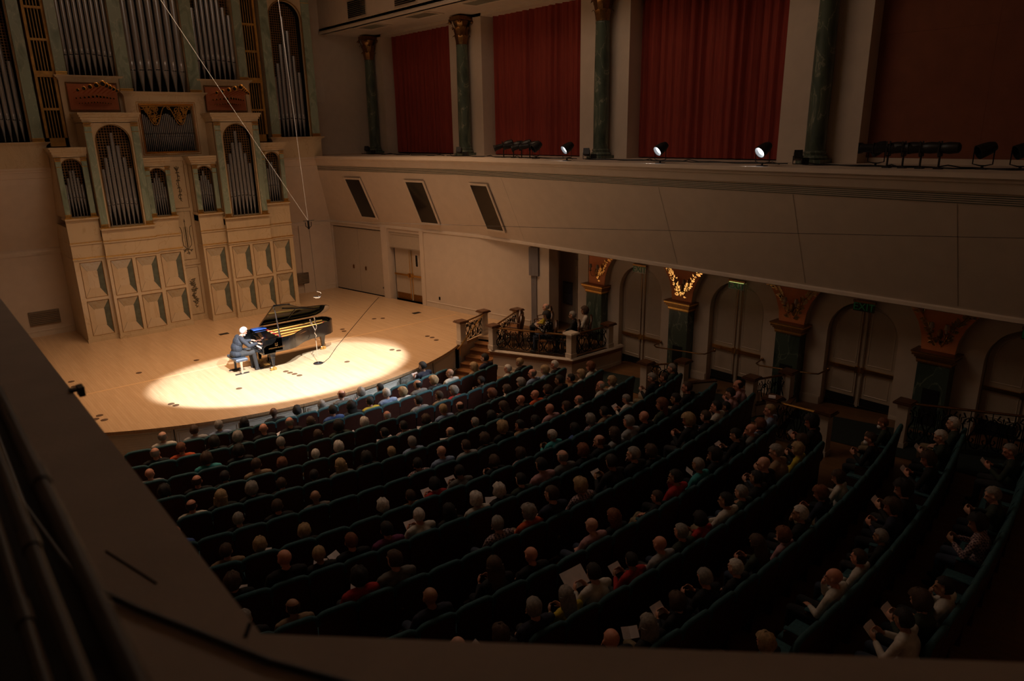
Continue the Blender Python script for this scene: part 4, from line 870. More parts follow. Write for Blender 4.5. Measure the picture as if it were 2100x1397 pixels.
# ---------------------------------------------------------------- people: jointed figures grown into one continuous skin
def grow(name, prims, voxel, iters=3):
    """prims: (kind, data, region). Returns (body mesh, {region: clothing mesh})."""
    g = G()
    for k, d, r in prims:
        if k == 'c': g.cap(*d, 9)
        else: g.ell(d[0], d[1], 12, 8, d[2] if len(d) > 2 else None)
    me = g.mesh('t', None); ob = bpy.data.objects.new('t', me); COL.objects.link(ob)
    m = ob.modifiers.new('r', 'REMESH'); m.mode = 'VOXEL'; m.voxel_size = voxel
    s = ob.modifiers.new('s', 'SMOOTH'); s.factor = .5; s.iterations = iters
    dg = bpy.context.evaluated_depsgraph_get(); ev = ob.evaluated_get(dg)
    body = bpy.data.meshes.new_from_object(ev, depsgraph=dg); body.name = name
    bpy.data.objects.remove(ob); bpy.data.meshes.remove(me)
    import numpy as np
    n = len(body.vertices); co = np.empty(n*3); body.vertices.foreach_get('co', co); co = co.reshape(-1, 3)
    nr = np.empty(n*3); body.vertices.foreach_get('normal', nr); nr = nr.reshape(-1, 3)
    best = np.full(n, 1e9); reg = np.zeros(n, int); names = []
    for k, d, r in prims:
        if r not in names: names.append(r)
        if k == 'c':
            a, b = np.array(d[0]), np.array(d[1]); ab = b-a; t = np.clip(((co-a)@ab)/(ab@ab), 0, 1)
            dist = np.linalg.norm(co-(a+t[:, None]*ab), axis=1)-(d[2]+t*(d[3]-d[2]))
        else:
            q = co-np.array(d[0])
            if len(d) > 2: q = q @ np.array(d[2].to_3x3())
            dist = (np.linalg.norm(q/np.array(d[1]), axis=1)-1)*min(d[1])
        u = dist < best; best[u] = dist[u]; reg[u] = names.index(r)
    cl = {}
    polys = [tuple(p.vertices) for p in body.polygons]
    for r in names:
        if r == 'skin': continue
        i = names.index(r); fs = [p for p in polys if sum(reg[v] == i for v in p) >= 2]
        used = sorted({v for p in fs for v in p}); mp = {v: j for j, v in enumerate(used)}
        cm = bpy.data.meshes.new(r); off = .007 if r != 'shoes' else .006
        cm.from_pydata([tuple(co[v]+nr[v]*off) for v in used], [], [tuple(mp[v] for v in p) for p in fs]); cm.shade_smooth(); cl[r] = cm
    body.shade_smooth(); return body, cl
def hand(P, wrist, dirv, palm_n, curl=.5, s=1.0):
    """palm, four unequal bent fingers and a thumb from the palm's side"""
    d = Vector(dirv).normalized(); n = Vector(palm_n).normalized(); n = (n-d*n.dot(d)).normalized(); sd = d.cross(n); w = Vector(wrist)
    pc = w+d*.05*s
    M = Matrix((sd, d, n)).transposed().to_4x4(); P.append(('e', (tuple(pc), (.040*s, .050*s, .016*s), M), 'skin'))
    for i, (o, L) in enumerate(((-.030, .066), (-.010, .075), (.010, .071), (.029, .056))):
        b0 = w+d*.085*s+sd*o*s; b1 = b0+(d*math.cos(curl*.5)+n*math.sin(curl*.5))*L*.5*s; b2 = b1+(d*math.cos(curl*1.3)+n*math.sin(curl*1.3))*L*.55*s
        P.append(('c', (tuple(b0-d*.02*s), tuple(b1), .0095*s, .009*s), 'skin')); P.append(('c', (tuple(b1), tuple(b2), .009*s, .0075*s), 'skin'))
    t0 = w+d*.03*s-sd*.033*s; t1 = t0+(d*.6-sd*.6+n*.3)*.045*s; t2 = t1+(d*.9+n*.3)*.03*s
    P.append(('c', (tuple(t0), tuple(t1), .012*s, .010*s), 'skin')); P.append(('c', (tuple(t1), tuple(t2), .010*s, .008*s), 'skin'))
def head(P, c, R, s=1.0):
    c = Vector(c); f = lambda x, y, z: tuple(c+R @ Vector((x*s, y*s, z*s)))
    M = R.to_4x4()
    P += [('e', (f(0, -.012, .025), (.075*s, .094*s, .090*s), M), 'skin'), ('e', (f(0, .015, -.035), (.060*s, .072*s, .078*s), M), 'skin'),
          ('e', (f(0, .050, -.088), (.030*s, .028*s, .024*s), M), 'skin'), ('c', (f(0, .078, .018), f(0, .100, -.028), .009*s, .014*s), 'skin'),
          ('c', (f(-.04, .074, .035), f(.04, .074, .035), .011*s, .011*s), 'skin'), ('c', (f(-.018, .080, -.058), f(.018, .080, -.058), .009*s, .009*s), 'skin'),
          ('e', (f(-.078, -.005, -.005), (.012*s, .020*s, .032*s), M), 'skin'), ('e', (f(.078, -.005, -.005), (.012*s, .020*s, .032*s), M), 'skin')]
def seated(pose, yaw, pitch=.1):
    P = []; c = lambda a, b, ra, rb, r: P.append(('c', (a, b, ra, rb), r))
    lean = .10 if pose == 2 else 0
    P.append(('e', ((0, -.09, .53), (.175, .14, .12)), 'trousers'))
    P.append(('e', ((0, -.10+lean*.3, .68), (.165, .125, .16)), 'shirt')); P.append(('e', ((0, -.12+lean*.6, .84), (.175, .115, .17)), 'shirt'))
    y = -.12+lean
    c((-.14, y, .975), (.14, y, .975), .066, .066, 'shirt'); c((0, y, .97), (0, y+.03, 1.08), .055, .050, 'skin')
    hc = Vector((0, y+.055, 1.160)); R = Matrix.Rotation(yaw, 3, 'Z') @ Matrix.Rotation(-pitch, 3, 'X'); head(P, hc, R, 1.10)
    for s in (-1, 1):
        if pose == 1 and s == 1:
            c((.09, -.06, .53), (.02, .36, .60), .088, .062, 'trousers'); c((.02, .36, .60), (-.20, .40, .42), .058, .042, 'trousers'); c((-.20, .40, .42), (-.26, .50, .40), .040, .03, 'shoes')
        else:
            k = .13*s if pose != 1 else -.10
            c((.09*s, -.06, .53), (k, .38, .52), .088, .062, 'trousers'); c((k, .38, .52), (k, .40, .10), .058, .042, 'trousers')
            c((k, .38, .045), (k, .53, .035), .042, .032, 'shoes')
        sh = (.195*s, y, .965)
        if pose == 2: el = (.25*s, .08, .72); wr_ = (.10*s, .26, .80)
        elif pose == 3 and s == 1: el = (.20, .10, .74); wr_ = (.07, .085, .98)
        elif pose == 1: el = (.24*s, .02, .70); wr_ = (.05*s, .24, .66)
        else: el = (.245*s, -.02, .70); wr_ = (.07*s, .17, .635)
        c(sh, el, .055, .044, 'shirt'); fw = tuple(Vector(el).lerp(Vector(wr_), .85)); c(el, fw, .043, .032, 'shirt'); c(fw, wr_, .026, .024, 'skin')
        if pose == 2: hand(P, wr_, (-.3*s, .8, .5), (-s, 0, .2), 1.0)
        elif pose == 3 and s == 1: hand(P, wr_, (-.45, -.15, .9), (-.2, -1, 0), 1.3)
        else: hand(P, wr_, (-.6*s, .75, -.15), (0, 0, -1), .6)
    body, cl = grow('person', P, .0125)
    return body, cl, hc, R
PROTO = {}
for po, yws in ((0, (-.42, 0, .42)), (1, (.3,)), (2, (-.2, .35)), (3, (-.3, .3))):
    for yw in yws: PROTO[(po, yw)] = seated(po, yw, .32 if po == 2 else .08)
HAIRC = {'w': (.66, .60, .54), 'g': (.30, .27, .24), 'k': (.014, .011, .009), 'n': (.07, .036, .018), 'y': (.42, .28, .14), 'r': (.20, .065, .025)}
HAIRM = {k: mat('hair_%s' % n, HAIRC[k], .7, noise=.35, nscale=30, bump=.6, bscale=120) for k, n in zip('wgknyr', ('white', 'grey', 'black', 'brown', 'blonde', 'auburn'))}
TOPC = {'w': (.60, .56, .50), 'k': (.008, .008, .009), 'n': (.018, .022, .045), 'l': (.24, .32, .50), 'b': (.06, .13, .38), 'r': (.42, .02, .02), 'g': (.15, .14, .13), 's': (.33, .33, .34), 't': (.30, .20, .12), 'o': (.60, .09, .02), 'y': (.55, .42, .04), 'q': (.05, .34, .36), 'p': (.48, .27, .28), 'c': (.30, .20, .20), 'd': (.03, .045, .03), 'u': (.16, .03, .10)}
TOPN = dict(w='white', k='black', n='navy', l='pale blue', b='blue', r='red', g='grey', s='pale grey', t='tan', o='orange', y='yellow', q='teal', p='pink', c='checked', d='dark green', u='purple')
def checked(name, a, b, sc):
    m = bpy.data.materials.new(name); m.use_nodes = True; nt = m.node_tree; bs = nt.nodes['Principled BSDF']; bs.inputs['Roughness'].default_value = .85
    tc = nt.nodes.new('ShaderNodeTexCoord'); ck = nt.nodes.new('ShaderNodeTexChecker'); ck.inputs['Scale'].default_value = sc; ck.inputs[1].default_value = (*a, 1); ck.inputs[2].default_value = (*b, 1)
    nt.links.new(tc.outputs['Object'], ck.inputs[0]); nt.links.new(ck.outputs[0], bs.inputs['Base Color']); return m
TOPM = {k: (checked('checked_shirt', (.42, .30, .30), (.08, .05, .06), 32) if k == 'c' else mat('cloth_'+TOPN[k].replace(' ', '_'), TOPC[k], .85, noise=.25, nscale=14, bump=.3, bscale=30)) for k in TOPC}
TRM = [mat('trousers_'+n, c, .9, noise=.2, nscale=15) for n, c in (('black', (.012, .012, .014)), ('khaki', (.26, .20, .12)), ('denim', (.04, .055, .09)), ('charcoal', (.035, .033, .033)))]
SKIN = [mat('skin_'+n, c, .55, noise=.08, nscale=10) for n, c in (('fair', (.62, .34, .24)), ('ruddy', (.60, .27, .18)), ('tan', (.38, .20, .12)), ('deep', (.13, .065, .04)))]
SHOE = mat('shoe_leather', (.02, .015, .012), .4, noise=.2)
EYE = mat('eye_dark', (.02, .015, .012), .2, noise=.1)
def hair_mesh(style, seed):
    rn = random.Random(seed); g = G(); nu, nv = 22, 14
    k = {'S': 1.09, 'F': 1.06, 'V': 1.30, 'L': 1.22}[style]; am = {'S': .03, 'F': .03, 'V': .07, 'L': .04}[style]
    vs = []; ok = []
    for j in range(nv+1):
        for i in range(nu):
            th = pi*j/nv; ph = 2*pi*i/nu; w = k*(1+am*math.sin(5*ph+seed)*math.sin(4*th+seed)+am*(rn.random()-.5))
            x = .078*w*math.sin(th)*math.cos(ph); y = -.012+.099*w*math.sin(th)*math.sin(ph); z = .020+.104*w*math.cos(th)
            if style in 'VL' and z < 0: x *= 1.08
            ok.append((z > .062 or y < .012 or (style in 'VL' and abs(x) > .062 and y < .045)) and z > (-.055 if style in 'SF' else -.10) and not (y > .058 and z < .070) and not (style == 'F' and z > .070))
            vs.append((x, y, z))
    fs = [(j*nu+i, j*nu+(i+1) % nu, (j+1)*nu+(i+1) % nu, (j+1)*nu+i) for j in range(nv) for i in range(nu)]
    g.add(vs, [f for f in fs if all(ok[v] for v in f)])
    if style == 'L':
        rows = []
        for j in range(9):
            t = j/8; rows.append([((.105+.02*math.sin(t*3))*math.cos(a)*(1-.25*t), -.045+(.075-.02*t)*math.sin(a)*1.0-.01*t+.005*rn.random(), .02-.34*t) for a in [pi+pi*q/10 for q in range(11)]]+[((.09)*math.cos(a)*(1-.25*t), -.030-.02*t, .02-.34*t) for a in [2*pi-pi*q/4 for q in range(1, 4)]])
        g.loft(rows)
    me = g.mesh('hair', None, 70); me.materials.append(None); return me
HAIR = {(s, q): hair_mesh(s, 3+q*5) for s in 'SFVL' for q in range(2)}
face = G()
for s in (-1, 1): face.ell((.031*s, .082, .014), (.012, .008, .007), 8, 5)
face.ell((0, .090, -.060), (.022, .006, .005), 8, 5)
FACE = face.mesh('face_features', EYE, 60)
maskm = G().ell((0, .070, -.050), (.055, .050, .050), 12, 8).mesh('face_mask', mat('white_mask', (.75, .73, .70), .8, noise=.05), 60)
for b, c, h, R in PROTO.values():
    b.materials.append(None)
    for m in c.values(): m.materials.append(None)
def put(o, m):
    o.material_slots[0].link = 'OBJECT'; o.material_slots[0].material = m
def person(x, y, z, rz, sc, style, hc, top, pose, yaw, seed, mask=False):
    rn = random.Random(seed)
    keys = [k for k in PROTO if k[0] == pose]; key = min(keys, key=lambda k: abs(k[1]-yaw)); b, c, hcen, R = PROTO[key]
    o = obj('person', b); o.location = (x, y, z); o.rotation_euler = (0, 0, rz); o.scale = (sc*1.07, sc, sc)
    put(o, SKIN[3] if (hc == 'k' and style == 'B') else SKIN[rn.choice((0, 0, 1, 1, 1, 2))] if hc != 'k' else SKIN[rn.choice((0, 1, 2, 2))])
    for r, m in c.items(): put(obj(r, m, o), TOPM[top] if r == 'shirt' else SHOE if r == 'shoes' else TRM[rn.choice((0, 0, 1, 2, 3))] if not (pose == 1) else TRM[1])
    MH = Matrix.Translation(hcen) @ R.to_4x4() @ Matrix.Scale(1.10, 4)
    if style != 'B':
        hb = obj('hair', HAIR[(style, seed % 2)], o); hb.matrix_local = MH; put(hb, HAIRM[hc])
    f = obj('face_features', FACE, o); f.matrix_local = MH
    if mask: f = obj('face_mask', maskm, o); f.matrix_local = MH
    return o
HN = {'w': 'white', 'g': 'grey', 'k': 'black', 'n': 'brown', 'y': 'blonde', 'r': 'auburn'}
def looks(style, hc, top):
    h = {'S': 'short %s hair' % HN[hc], 'F': 'balding %s hair' % HN[hc], 'B': 'bald head', 'V': 'full %s hair' % HN[hc], 'L': 'long %s hair' % HN[hc]}[style]
    return '%s in %s top' % (h, TOPN[top])
# the pianist
P = []
def c(a, b, ra, rb, r): P.append(('c', (a, b, ra, rb), r))
P.append(('e', ((0, 0, .60), (.18, .15, .13)), 'trousers'))
P.append(('e', ((0, -.01, .74), (.185, .145, .17)), 'suit_jacket')); P.append(('e', ((0, .05, .90), (.195, .13, .17), Matrix.Rotation(-.35, 4, 'X')), 'suit_jacket'))
P.append(('e', ((0, -.04, .58), (.20, .16, .12)), 'suit_jacket'))
c((-.15, .10, 1.0), (.15, .10, 1.0), .070, .070, 'suit_jacket'); c((0, .12, 1.02), (0, .19, 1.09), .055, .052, 'skin')
PH = Vector((0, .235, 1.165)); PR = Matrix.Rotation(-.10, 3, 'Z') @ Matrix.Rotation(-.55, 3, 'X'); head(P, PH, PR, 1.0)
for s in (-1, 1):
    c((.09*s, .03, .57), (.14*s, .40, .56), .092, .070, 'trousers'); c((.14*s, .40, .56), (.13*s, .44, .10), .064, .046, 'trousers'); c((.13*s, .42, .045), (.14*s, .60, .035), .043, .034, 'shoes')
    wv = (.20*s+.02, .50, .815); el = (.29*s, .24, .80)
    c((.20*s, .10, .985), el, .060, .052, 'suit_jacket'); fw = tuple(Vector(el).lerp(Vector(wv), .86)); c(el, fw, .050, .038, 'suit_jacket'); c(fw, wv, .026, .024, 'skin')
    hand(P, wv, (-.05*s, 1, -.22), (0, -.1, -1), .75)
body, cl = grow('person', P, .009, 2)
pz = thing; pn = obj('person', body); pn.location = (6.75, 20.33, -.02); pn.rotation_euler = (0, 0, -pi/2); pn.scale = (1.1, 1.04, 1.04)
tag(pn, 'white-haired bearded pianist in a dark blue suit playing the grand piano', 'person'); body.materials.append(SKIN[1])
SUIT = mat('blue_grey_suit', (.020, .024, .034), .8, noise=.2, nscale=12)
for r, m in cl.items(): m.materials.append(SUIT if r == 'suit_jacket' else SHOE if r == 'shoes' else TRM[3]); obj(r, m, pn)
hb = obj('hair', hair_mesh('S', 9), pn); hb.matrix_local = Matrix.Translation(PH) @ PR.to_4x4() @ Matrix.Scale(1.02, 4); put(hb, mat('pianist_hair', (.46, .44, .42), .7, noise=.15, nscale=30, bump=.5, bscale=120))
bd = obj('beard', G().ell((0, .052, -.082), (.052, .045, .042), 12, 8).mesh('beard', mat('white_beard', (.42, .39, .36), .8, noise=.2, nscale=40, bump=.5, bscale=120), 60), pn); bd.matrix_local = Matrix.Translation(PH) @ PR.to_4x4()
fc_ = obj('face_features', FACE, pn); fc_.matrix_local = Matrix.Translation(PH) @ PR.to_4x4()
# ---------------------------------------------------------------- theatre seats in thirteen curved rows
R1, RS = 20.3, 1.056
ROWS = [(0.54, 0.4, -4.69, 4.18, -4.69), (0.535, 0.02, -4.89, 4.91, -4.89), (0.56, 0.32, -4.99, 5.49, -4.99), (0.55, 0.26, -5.04, 5.92, -5.04), (0.54, 0.3, -5.09, 6.31, -5.09), (0.54, 0.3, -5.13, 6.53, -5.13), (0.57, 0.32, -5.18, 7.32, -5.18), (0.535, 0.04, -5.23, 7.03, -5.23), (0.545, 0.3, -5.23, 6.99, -5.23), (0.57, 0.16, -5.23, 5.74, -3.98), (0.57, 0.46, -5.12, 5.46, -2.77), (0.555, 0.14, -5.02, 6.95, -1.62), (0.54, 0.28, -4.41, 7.37, -0.56), (0.55, 0.1, 0.2, 6.9, 0.2)]
PEOPLE = [(1, -3.94, 1.13, 'F', 'g', 'w', 0, ''),
(1, -3.27, 1.13, 'S', 'n', 's', 0, ''),
(1, -2.73, 1.12, 'S', 'g', 'l', 0, ''),
(1, -2.15, 1.05, 'L', 'k', 'k', 0, ''),
(1, -1.44, 1.13, 'B', 'k', 'k', 0, ''),
(1, -0.85, 1.03, 'V', 'k', 'w', 0, 'p'),
(1, -0.2, 1.01, 'L', 'g', 'w', 0, ''),
(2, -4.36, 1.13, 'F', 'g', 'k', 3, ''),
(2, -3.85, 1.12, 'S', 'r', 'o', 0, ''),
(2, -3.16, 1.1, 'V', 'k', 'k', 0, ''),
(2, -2.69, 1.09, 'V', 'g', 'k', 0, 'p'),
(2, -2.1, 1.14, 'B', 'g', 'k', 0, ''),
(2, -1.47, 1.14, 'F', 'g', 'k', 0, 'p'),
(2, -1.01, 1.02, 'L', 'n', 'k', 0, ''),
(3, -4.73, 1.07, 'B', 'g', 's', 0, ''),
(3, -3.66, 1.13, 'V', 'n', 'q', 0, ''),
(3, -3.02, 1.14, 'V', 'k', 'k', 0, ''),
(3, -2.14, 1.09, 'S', 'g', 'k', 0, ''),
(3, -1.3, 1.03, 'L', 'n', 'w', 0, ''),
(4, -4.74, 1.05, 'V', 'k', 'k', 0, ''),
(4, -4.11, 1.1, 'F', 'n', 'k', 0, ''),
(4, -3.72, 1.05, 'S', 'k', 'k', 0, ''),
(4, -3.02, 1.14, 'S', 'n', 't', 0, ''),
(4, -2.59, 1.02, 'V', 'r', 'k', 0, ''),
(4, -1.85, 1.01, 'S', 'w', 'w', 0, 'p'),
(5, -4.56, 1.07, 'F', 'n', 'w', 0, ''),
(5, -4.09, 1.1, 'L', 'y', 'k', 0, ''),
(5, -3.54, 1.1, 'V', 'g', 'k', 0, ''),
(5, -3.0, 1.04, 'S', 'n', 'k', 0, ''),
(5, -2.37, 1.02, 'S', 'k', 'c', 0, ''),
(6, -3.5, 1.1, 'S', 'n', 'k', 0, ''),
(6, -2.83, 1.07, 'B', 'g', 'g', 0, ''),
(6, -4.15, 1.06, 'S', 'g', 'k', 0, ''),
(7, -3.5, 1.0, 'V', 'y', 'k', 0, ''),
(6, -5.12, 1.11, 'B', 'g', 'b', 0, ''),
(7, -4.65, 1.08, 'S', 'n', 't', 0, ''),
(7, -4.25, 0.98, 'V', 'y', 'w', 0, 'p'),
(8, -4.16, 1.24, 'B', 'g', 'k', 1, ''),
(8, -3.81, 1.12, 'S', 'y', 'k', 0, 'p'),
(8, -3.24, 1.16, 'S', 'r', 'k', 0, 'p'),
(8, -4.96, 1.12, 'V', 'n', 'k', 0, 'p'),
(9, -5.18, 1.14, 'S', 'g', 'k', 0, ''),
(9, -4.58, 1.08, 'F', 'n', 't', 1, ''),
(9, -3.66, 1.18, 'V', 'k', 'r', 0, 'p'),
(1, 0.37, 1.14, 'F', 'r', 'g', 3, ''),
(1, 0.96, 1.05, 'V', 'g', 'p', 0, ''),
(1, 1.56, 0.97, 'S', 'k', 'k', 3, ''),
(2, 1.11, 1.19, 'S', 'w', 'l', 0, ''),
(2, 1.61, 1.09, 'V', 'y', 'w', 0, ''),
(2, 2.05, 1.16, 'F', 'k', 'g', 0, ''),
(2, 2.67, 1.12, 'V', 'y', 'k', 0, ''),
(1, 3.18, 1.19, 'S', 'k', 'n', 2, 'p'),
(2, 3.29, 1.16, 'B', 'n', 'w', 0, ''),
(2, 4.34, 1.09, 'L', 'y', 't', 0, ''),
(2, 4.71, 1.21, 'S', 'k', 'n', 0, ''),
(2, -0.41, 1.15, 'S', 'k', 'b', 0, ''),
(2, 0.08, 1.13, 'L', 'k', 'k', 0, 'p'),
(2, 0.67, 1.11, 'S', 'k', 'y', 0, ''),
(3, 1.39, 1.13, 'S', 'k', 's', 1, ''),
(3, 2.07, 1.08, 'S', 'n', 't', 3, ''),
(3, 2.54, 1.07, 'V', 'g', 'r', 0, ''),
(3, 3.69, 0.95, 'S', 'k', 'k', 2, ''),
(3, 4.73, 1.08, 'S', 'w', 'w', 0, ''),
(3, 5.29, 1.12, 'S', 'y', 'k', 0, ''),
(4, 4.22, 1.05, 'V', 'g', 'k', 0, 'p'),
(3, -0.81, 1.11, 'V', 'k', 'd', 0, ''),
(3, -0.15, 1.01, 'V', 'w', 'r', 0, 'p'),
(3, 0.47, 0.95, 'F', 'w', 't', 0, ''),
(4, 0.93, 1.03, 'V', 'n', 'n', 0, 'p'),
(4, 1.34, 1.14, 'S', 'y', 'l', 0, 'p'),
(4, 1.91, 1.07, 'F', 'n', 'k', 0, ''),
(4, 3.0, 1.08, 'V', 'r', 'k', 0, ''),
(4, 3.57, 1.02, 'V', 'n', 'w', 0, ''),
(5, 2.97, 1.12, 'B', 'g', 'k', 0, ''),
(5, 2.53, 1.08, 'L', 'n', 'k', 2, ''),
(4, -0.2, 1.04, 'S', 'k', 'n', 1, 'p'),
(4, 0.22, 1.06, 'S', 'k', 'c', 0, 'p'),
(4, -1.34, 1.04, 'V', 'w', 'r', 0, ''),
(5, -0.25, 1.09, 'S', 'g', 'l', 0, ''),
(5, -0.65, 1.0, 'S', 'y', 'w', 0, ''),
(5, 0.8, 1.0, 'F', 'g', 'k', 3, 'p'),
(5, 1.52, 1.02, 'S', 'g', 'k', 0, ''),
(5, 2.09, 1.02, 'V', 'k', 'k', 0, ''),
(6, 1.39, 1.19, 'V', 'y', 'k', 0, ''),
(6, 0.96, 1.08, 'V', 'n', 'k', 0, ''),
(6, 0.42, 1.09, 'S', 'n', 's', 0, ''),
(6, -0.19, 1.15, 'B', 'g', 'l', 0, ''),
(6, -0.75, 1.07, 'S', 'k', 'c', 3, ''),
(5, -1.27, 1.07, 'V', 'k', 'k', 0, ''),
(5, -1.83, 1.08, 'L', 'y', 'g', 0, ''),
(7, -0.46, 1.09, 'S', 'k', 'g', 2, 'p'),
(7, 0.38, 0.95, 'V', 'n', 'k', 2, ''),
(7, 0.99, 1.0, 'V', 'n', 'p', 0, ''),
(6, 1.98, 1.07, 'S', 'k', 't', 3, ''),
(4, 5.25, 1.09, 'V', 'y', 'l', 0, ''),
(4, 5.72, 1.1, 'S', 'w', 'k', 0, ''),
(4, 4.56, 1.16, 'F', 'g', 'l', 0, ''),
(5, 4.55, 1.19, 'S', 'k', 'k', 0, ''),
(5, 5.12, 1.08, 'S', 'k', 't', 0, ''),
(5, 5.66, 1.05, 'V', 'y', 'w', 0, 'p'),
(5, 6.11, 1.12, 'V', 'r', 'w', 0, ''),
(5, 3.63, 1.1, 'B', 'g', 'o', 0, ''),
(5, 4.03, 1.07, 'V', 'n', 'k', 0, ''),
(6, 5.06, 1.11, 'F', 'w', 'w', 3, ''),
(6, 5.62, 1.06, 'V', 'y', 'w', 0, ''),
(6, 4.08, 1.03, 'F', 'g', 'w', 0, ''),
(6, 3.58, 1.02, 'L', 'n', 't', 0, ''),
(6, 2.93, 1.15, 'B', 'g', 'p', 0, ''),
(6, 2.47, 1.02, 'L', 'k', 's', 0, ''),
(7, 3.72, 1.08, 'S', 'k', 't', 0, ''),
(7, 3.2, 1.06, 'V', 'g', 'c', 0, ''),
(7, 4.84, 0.91, 'S', 'g', 'w', 2, 'p'),
(8, 3.8, 1.18, 'B', 'g', 'k', 0, ''),
(8, 4.55, 1.23, 'L', 'r', 'd', 0, ''),
(8, 3.18, 1.26, 'S', 'g', 's', 0, ''),
(8, 2.63, 1.16, 'L', 'n', 's', 0, ''),
(8, 2.24, 1.17, 'F', 'r', 'k', 3, ''),
(7, 2.64, 1.03, 'L', 'k', 'b', 0, ''),
(7, 2.02, 1.05, 'S', 'w', 'q', 2, ''),
(8, 1.73, 1.13, 'V', 'r', 'k', 0, ''),
(8, 1.1, 1.21, 'F', 'g', 'g', 0, ''),
(8, 0.5, 1.23, 'S', 'k', 'p', 0, ''),
(9, 1.88, 1.3, 'S', 'g', 'k', 3, ''),
(9, 1.45, 1.25, 'S', 'k', 'k', 2, 'p'),
(9, 2.5, 1.12, 'V', 'n', 'k', 0, ''),
(7, 6.2, 1.16, 'S', 'g', 'k', 2, ''),
(7, 6.72, 1.04, 'S', 'n', 'k', 0, ''),
(7, 7.12, 1.14, 'S', 'g', 'd', 0, ''),
(8, 5.23, 1.15, 'S', 'k', 'k', 1, ''),
(8, 5.81, 1.25, 'S', 'n', 'k', 0, ''),
(9, 4.09, 1.23, 'V', 'y', 'k', 2, ''),
(9, 4.67, 1.15, 'S', 'n', 'k', 0, 'p'),
(9, 5.2, 1.2, 'S', 'k', 'w', 3, ''),
(9, 5.89, 1.0, 'S', 'k', 'k', 0, ''),
(9, 6.15, 1.15, 'S', 'k', 'p', 2, ''),
(9, 6.79, 1.19, 'F', 'n', 'p', 2, ''),
(10, 5.48, 1.2, 'S', 'y', 'l', 0, ''),
(10, 5.21, 1.06, 'V', 'r', 'n', 0, ''),
(10, 4.71, 1.12, 'B', 'r', 'g', 3, ''),
(10, 4.17, 1.15, 'S', 'k', 'k', 2, 'p'),
(10, 3.06, 1.16, 'V', 'k', 'k', 3, 'p'),
(10, 2.48, 1.16, 'S', 'g', 'q', 0, ''),
(10, 1.68, 1.2, 'S', 'k', 'r', 3, ''),
(11, 3.61, 1.3, 'S', 'g', 't', 2, ''),
(11, 4.4, 1.07, 'V', 'y', 'y', 0, ''),
(11, 2.95, 1.22, 'B', 'r', 'k', 2, ''),
(11, 2.71, 1.18, 'S', 'k', 'k', 0, ''),
(11, 2.17, 1.11, 'S', 'g', 'd', 0, ''),
(11, 5.26, 1.25, 'V', 'k', 'k', 2, 'p'),
(11, 5.07, 1.04, 'V', 'n', 'k', 2, ''),
(12, 6.75, 0.96, 'S', 'r', 'd', 2, 'm'),
(12, 5.64, 1.09, 'S', 'n', 'k', 2, 'm'),
(12, 3.78, 1.03, 'V', 'n', 'w', 2, ''),
(13, 7.17, 1.15, 'S', 'w', 'd', 0, ''),
(13, 6.34, 1.15, 'S', 'w', 'd', 2, 'p'),
(13, 5.18, 1.15, 'V', 'n', 'k', 2, 'p'),
(13, 3.15, 1.15, 'V', 'n', 'n', 2, ''),
(14, 4.39, 1.15, 'S', 'g', 'd', 2, ''),
(13, 3.46, 1.25, 'V', 'k', 'k', 2, 'p'),
(14, 6.36, 1.15, 'S', 'g', 'd', 2, 'p'),
(11, 1.05, 1.0, 'V', 'k', 'r', 2, ''),
(11, 0.39, 1.12, 'S', 'g', 'd', 0, ''),
(10, 1.29, 0.96, 'S', 'n', 'k', 1, ''),
(11, 1.6, 1.17, 'S', 'k', 'w', 1, ''),
(12, 1.46, 1.0, 'V', 'r', 'p', 0, ''),
(12, 1.96, 1.16, 'S', 'w', 'k', 3, ''),
(12, 2.98, 1.06, 'V', 'r', 'n', 2, ''),
(12, 0.87, 1.09, 'L', 'n', 'd', 2, ''),
(12, 0.15, 1.08, 'S', 'w', 'k', 0, ''),
(12, -0.41, 1.13, 'S', 'g', 'k', 2, ''),
(11, -0.12, 1.13, 'B', 'r', 's', 0, ''),
(13, 0.72, 1.13, 'B', 'r', 'w', 3, ''),
(7, -1.58, 1.0, 'S', 'n', 't', 0, ''),
(7, -1.02, 0.93, 'V', 'k', 'r', 2, 'p'),
(7, -2.12, 0.95, 'V', 'w', 'k', 0, ''),
(8, -2.02, 1.12, 'S', 'w', 'w', 2, 'p'),
(8, -1.51, 1.07, 'L', 'k', 'k', 0, ''),
(8, -0.94, 1.09, 'V', 'w', 'w', 0, ''),
(8, -0.44, 1.08, 'V', 'w', 'k', 0, 'p'),
(8, -2.65, 1.15, 'S', 'k', 'u', 0, ''),
(9, -1.35, 1.16, 'S', 'g', 'c', 3, ''),
(9, -3.13, 1.25, 'S', 'n', 'g', 1, ''),
(10, -3.24, 1.19, 'B', 'r', 'n', 0, ''),
(10, -2.17, 1.15, 'L', 'n', 'k', 2, ''),
(10, -1.6, 1.15, 'B', 'y', 'k', 0, ''),
(11, -2.96, 1.05, 'V', 'n', 'k', 0, 'p'),
(11, -2.48, 1.2, 'S', 'g', 'n', 3, ''),
(11, -3.56, 1.16, 'B', 'g', 'k', 0, ''),
(9, -0.69, 1.13, 'V', 'g', 'o', 1, ''),
(9, -0.26, 1.29, 'S', 'n', 'n', 1, ''),
(9, 0.46, 1.18, 'V', 'y', 'c', 0, ''),
(8, 0.04, 1.11, 'S', 'k', 'd', 0, ''),
(10, -0.34, 1.15, 'B', 'g', 'p', 0, ''),
(10, 0.06, 1.1, 'L', 'r', 'k', 0, ''),
(11, -1.37, 1.16, 'S', 'k', 'w', 2, 'P'),
(11, -0.59, 1.03, 'S', 'k', 'r', 2, 'p'),
(11, -1.84, 1.04, 'L', 'g', 'y', 2, ''),
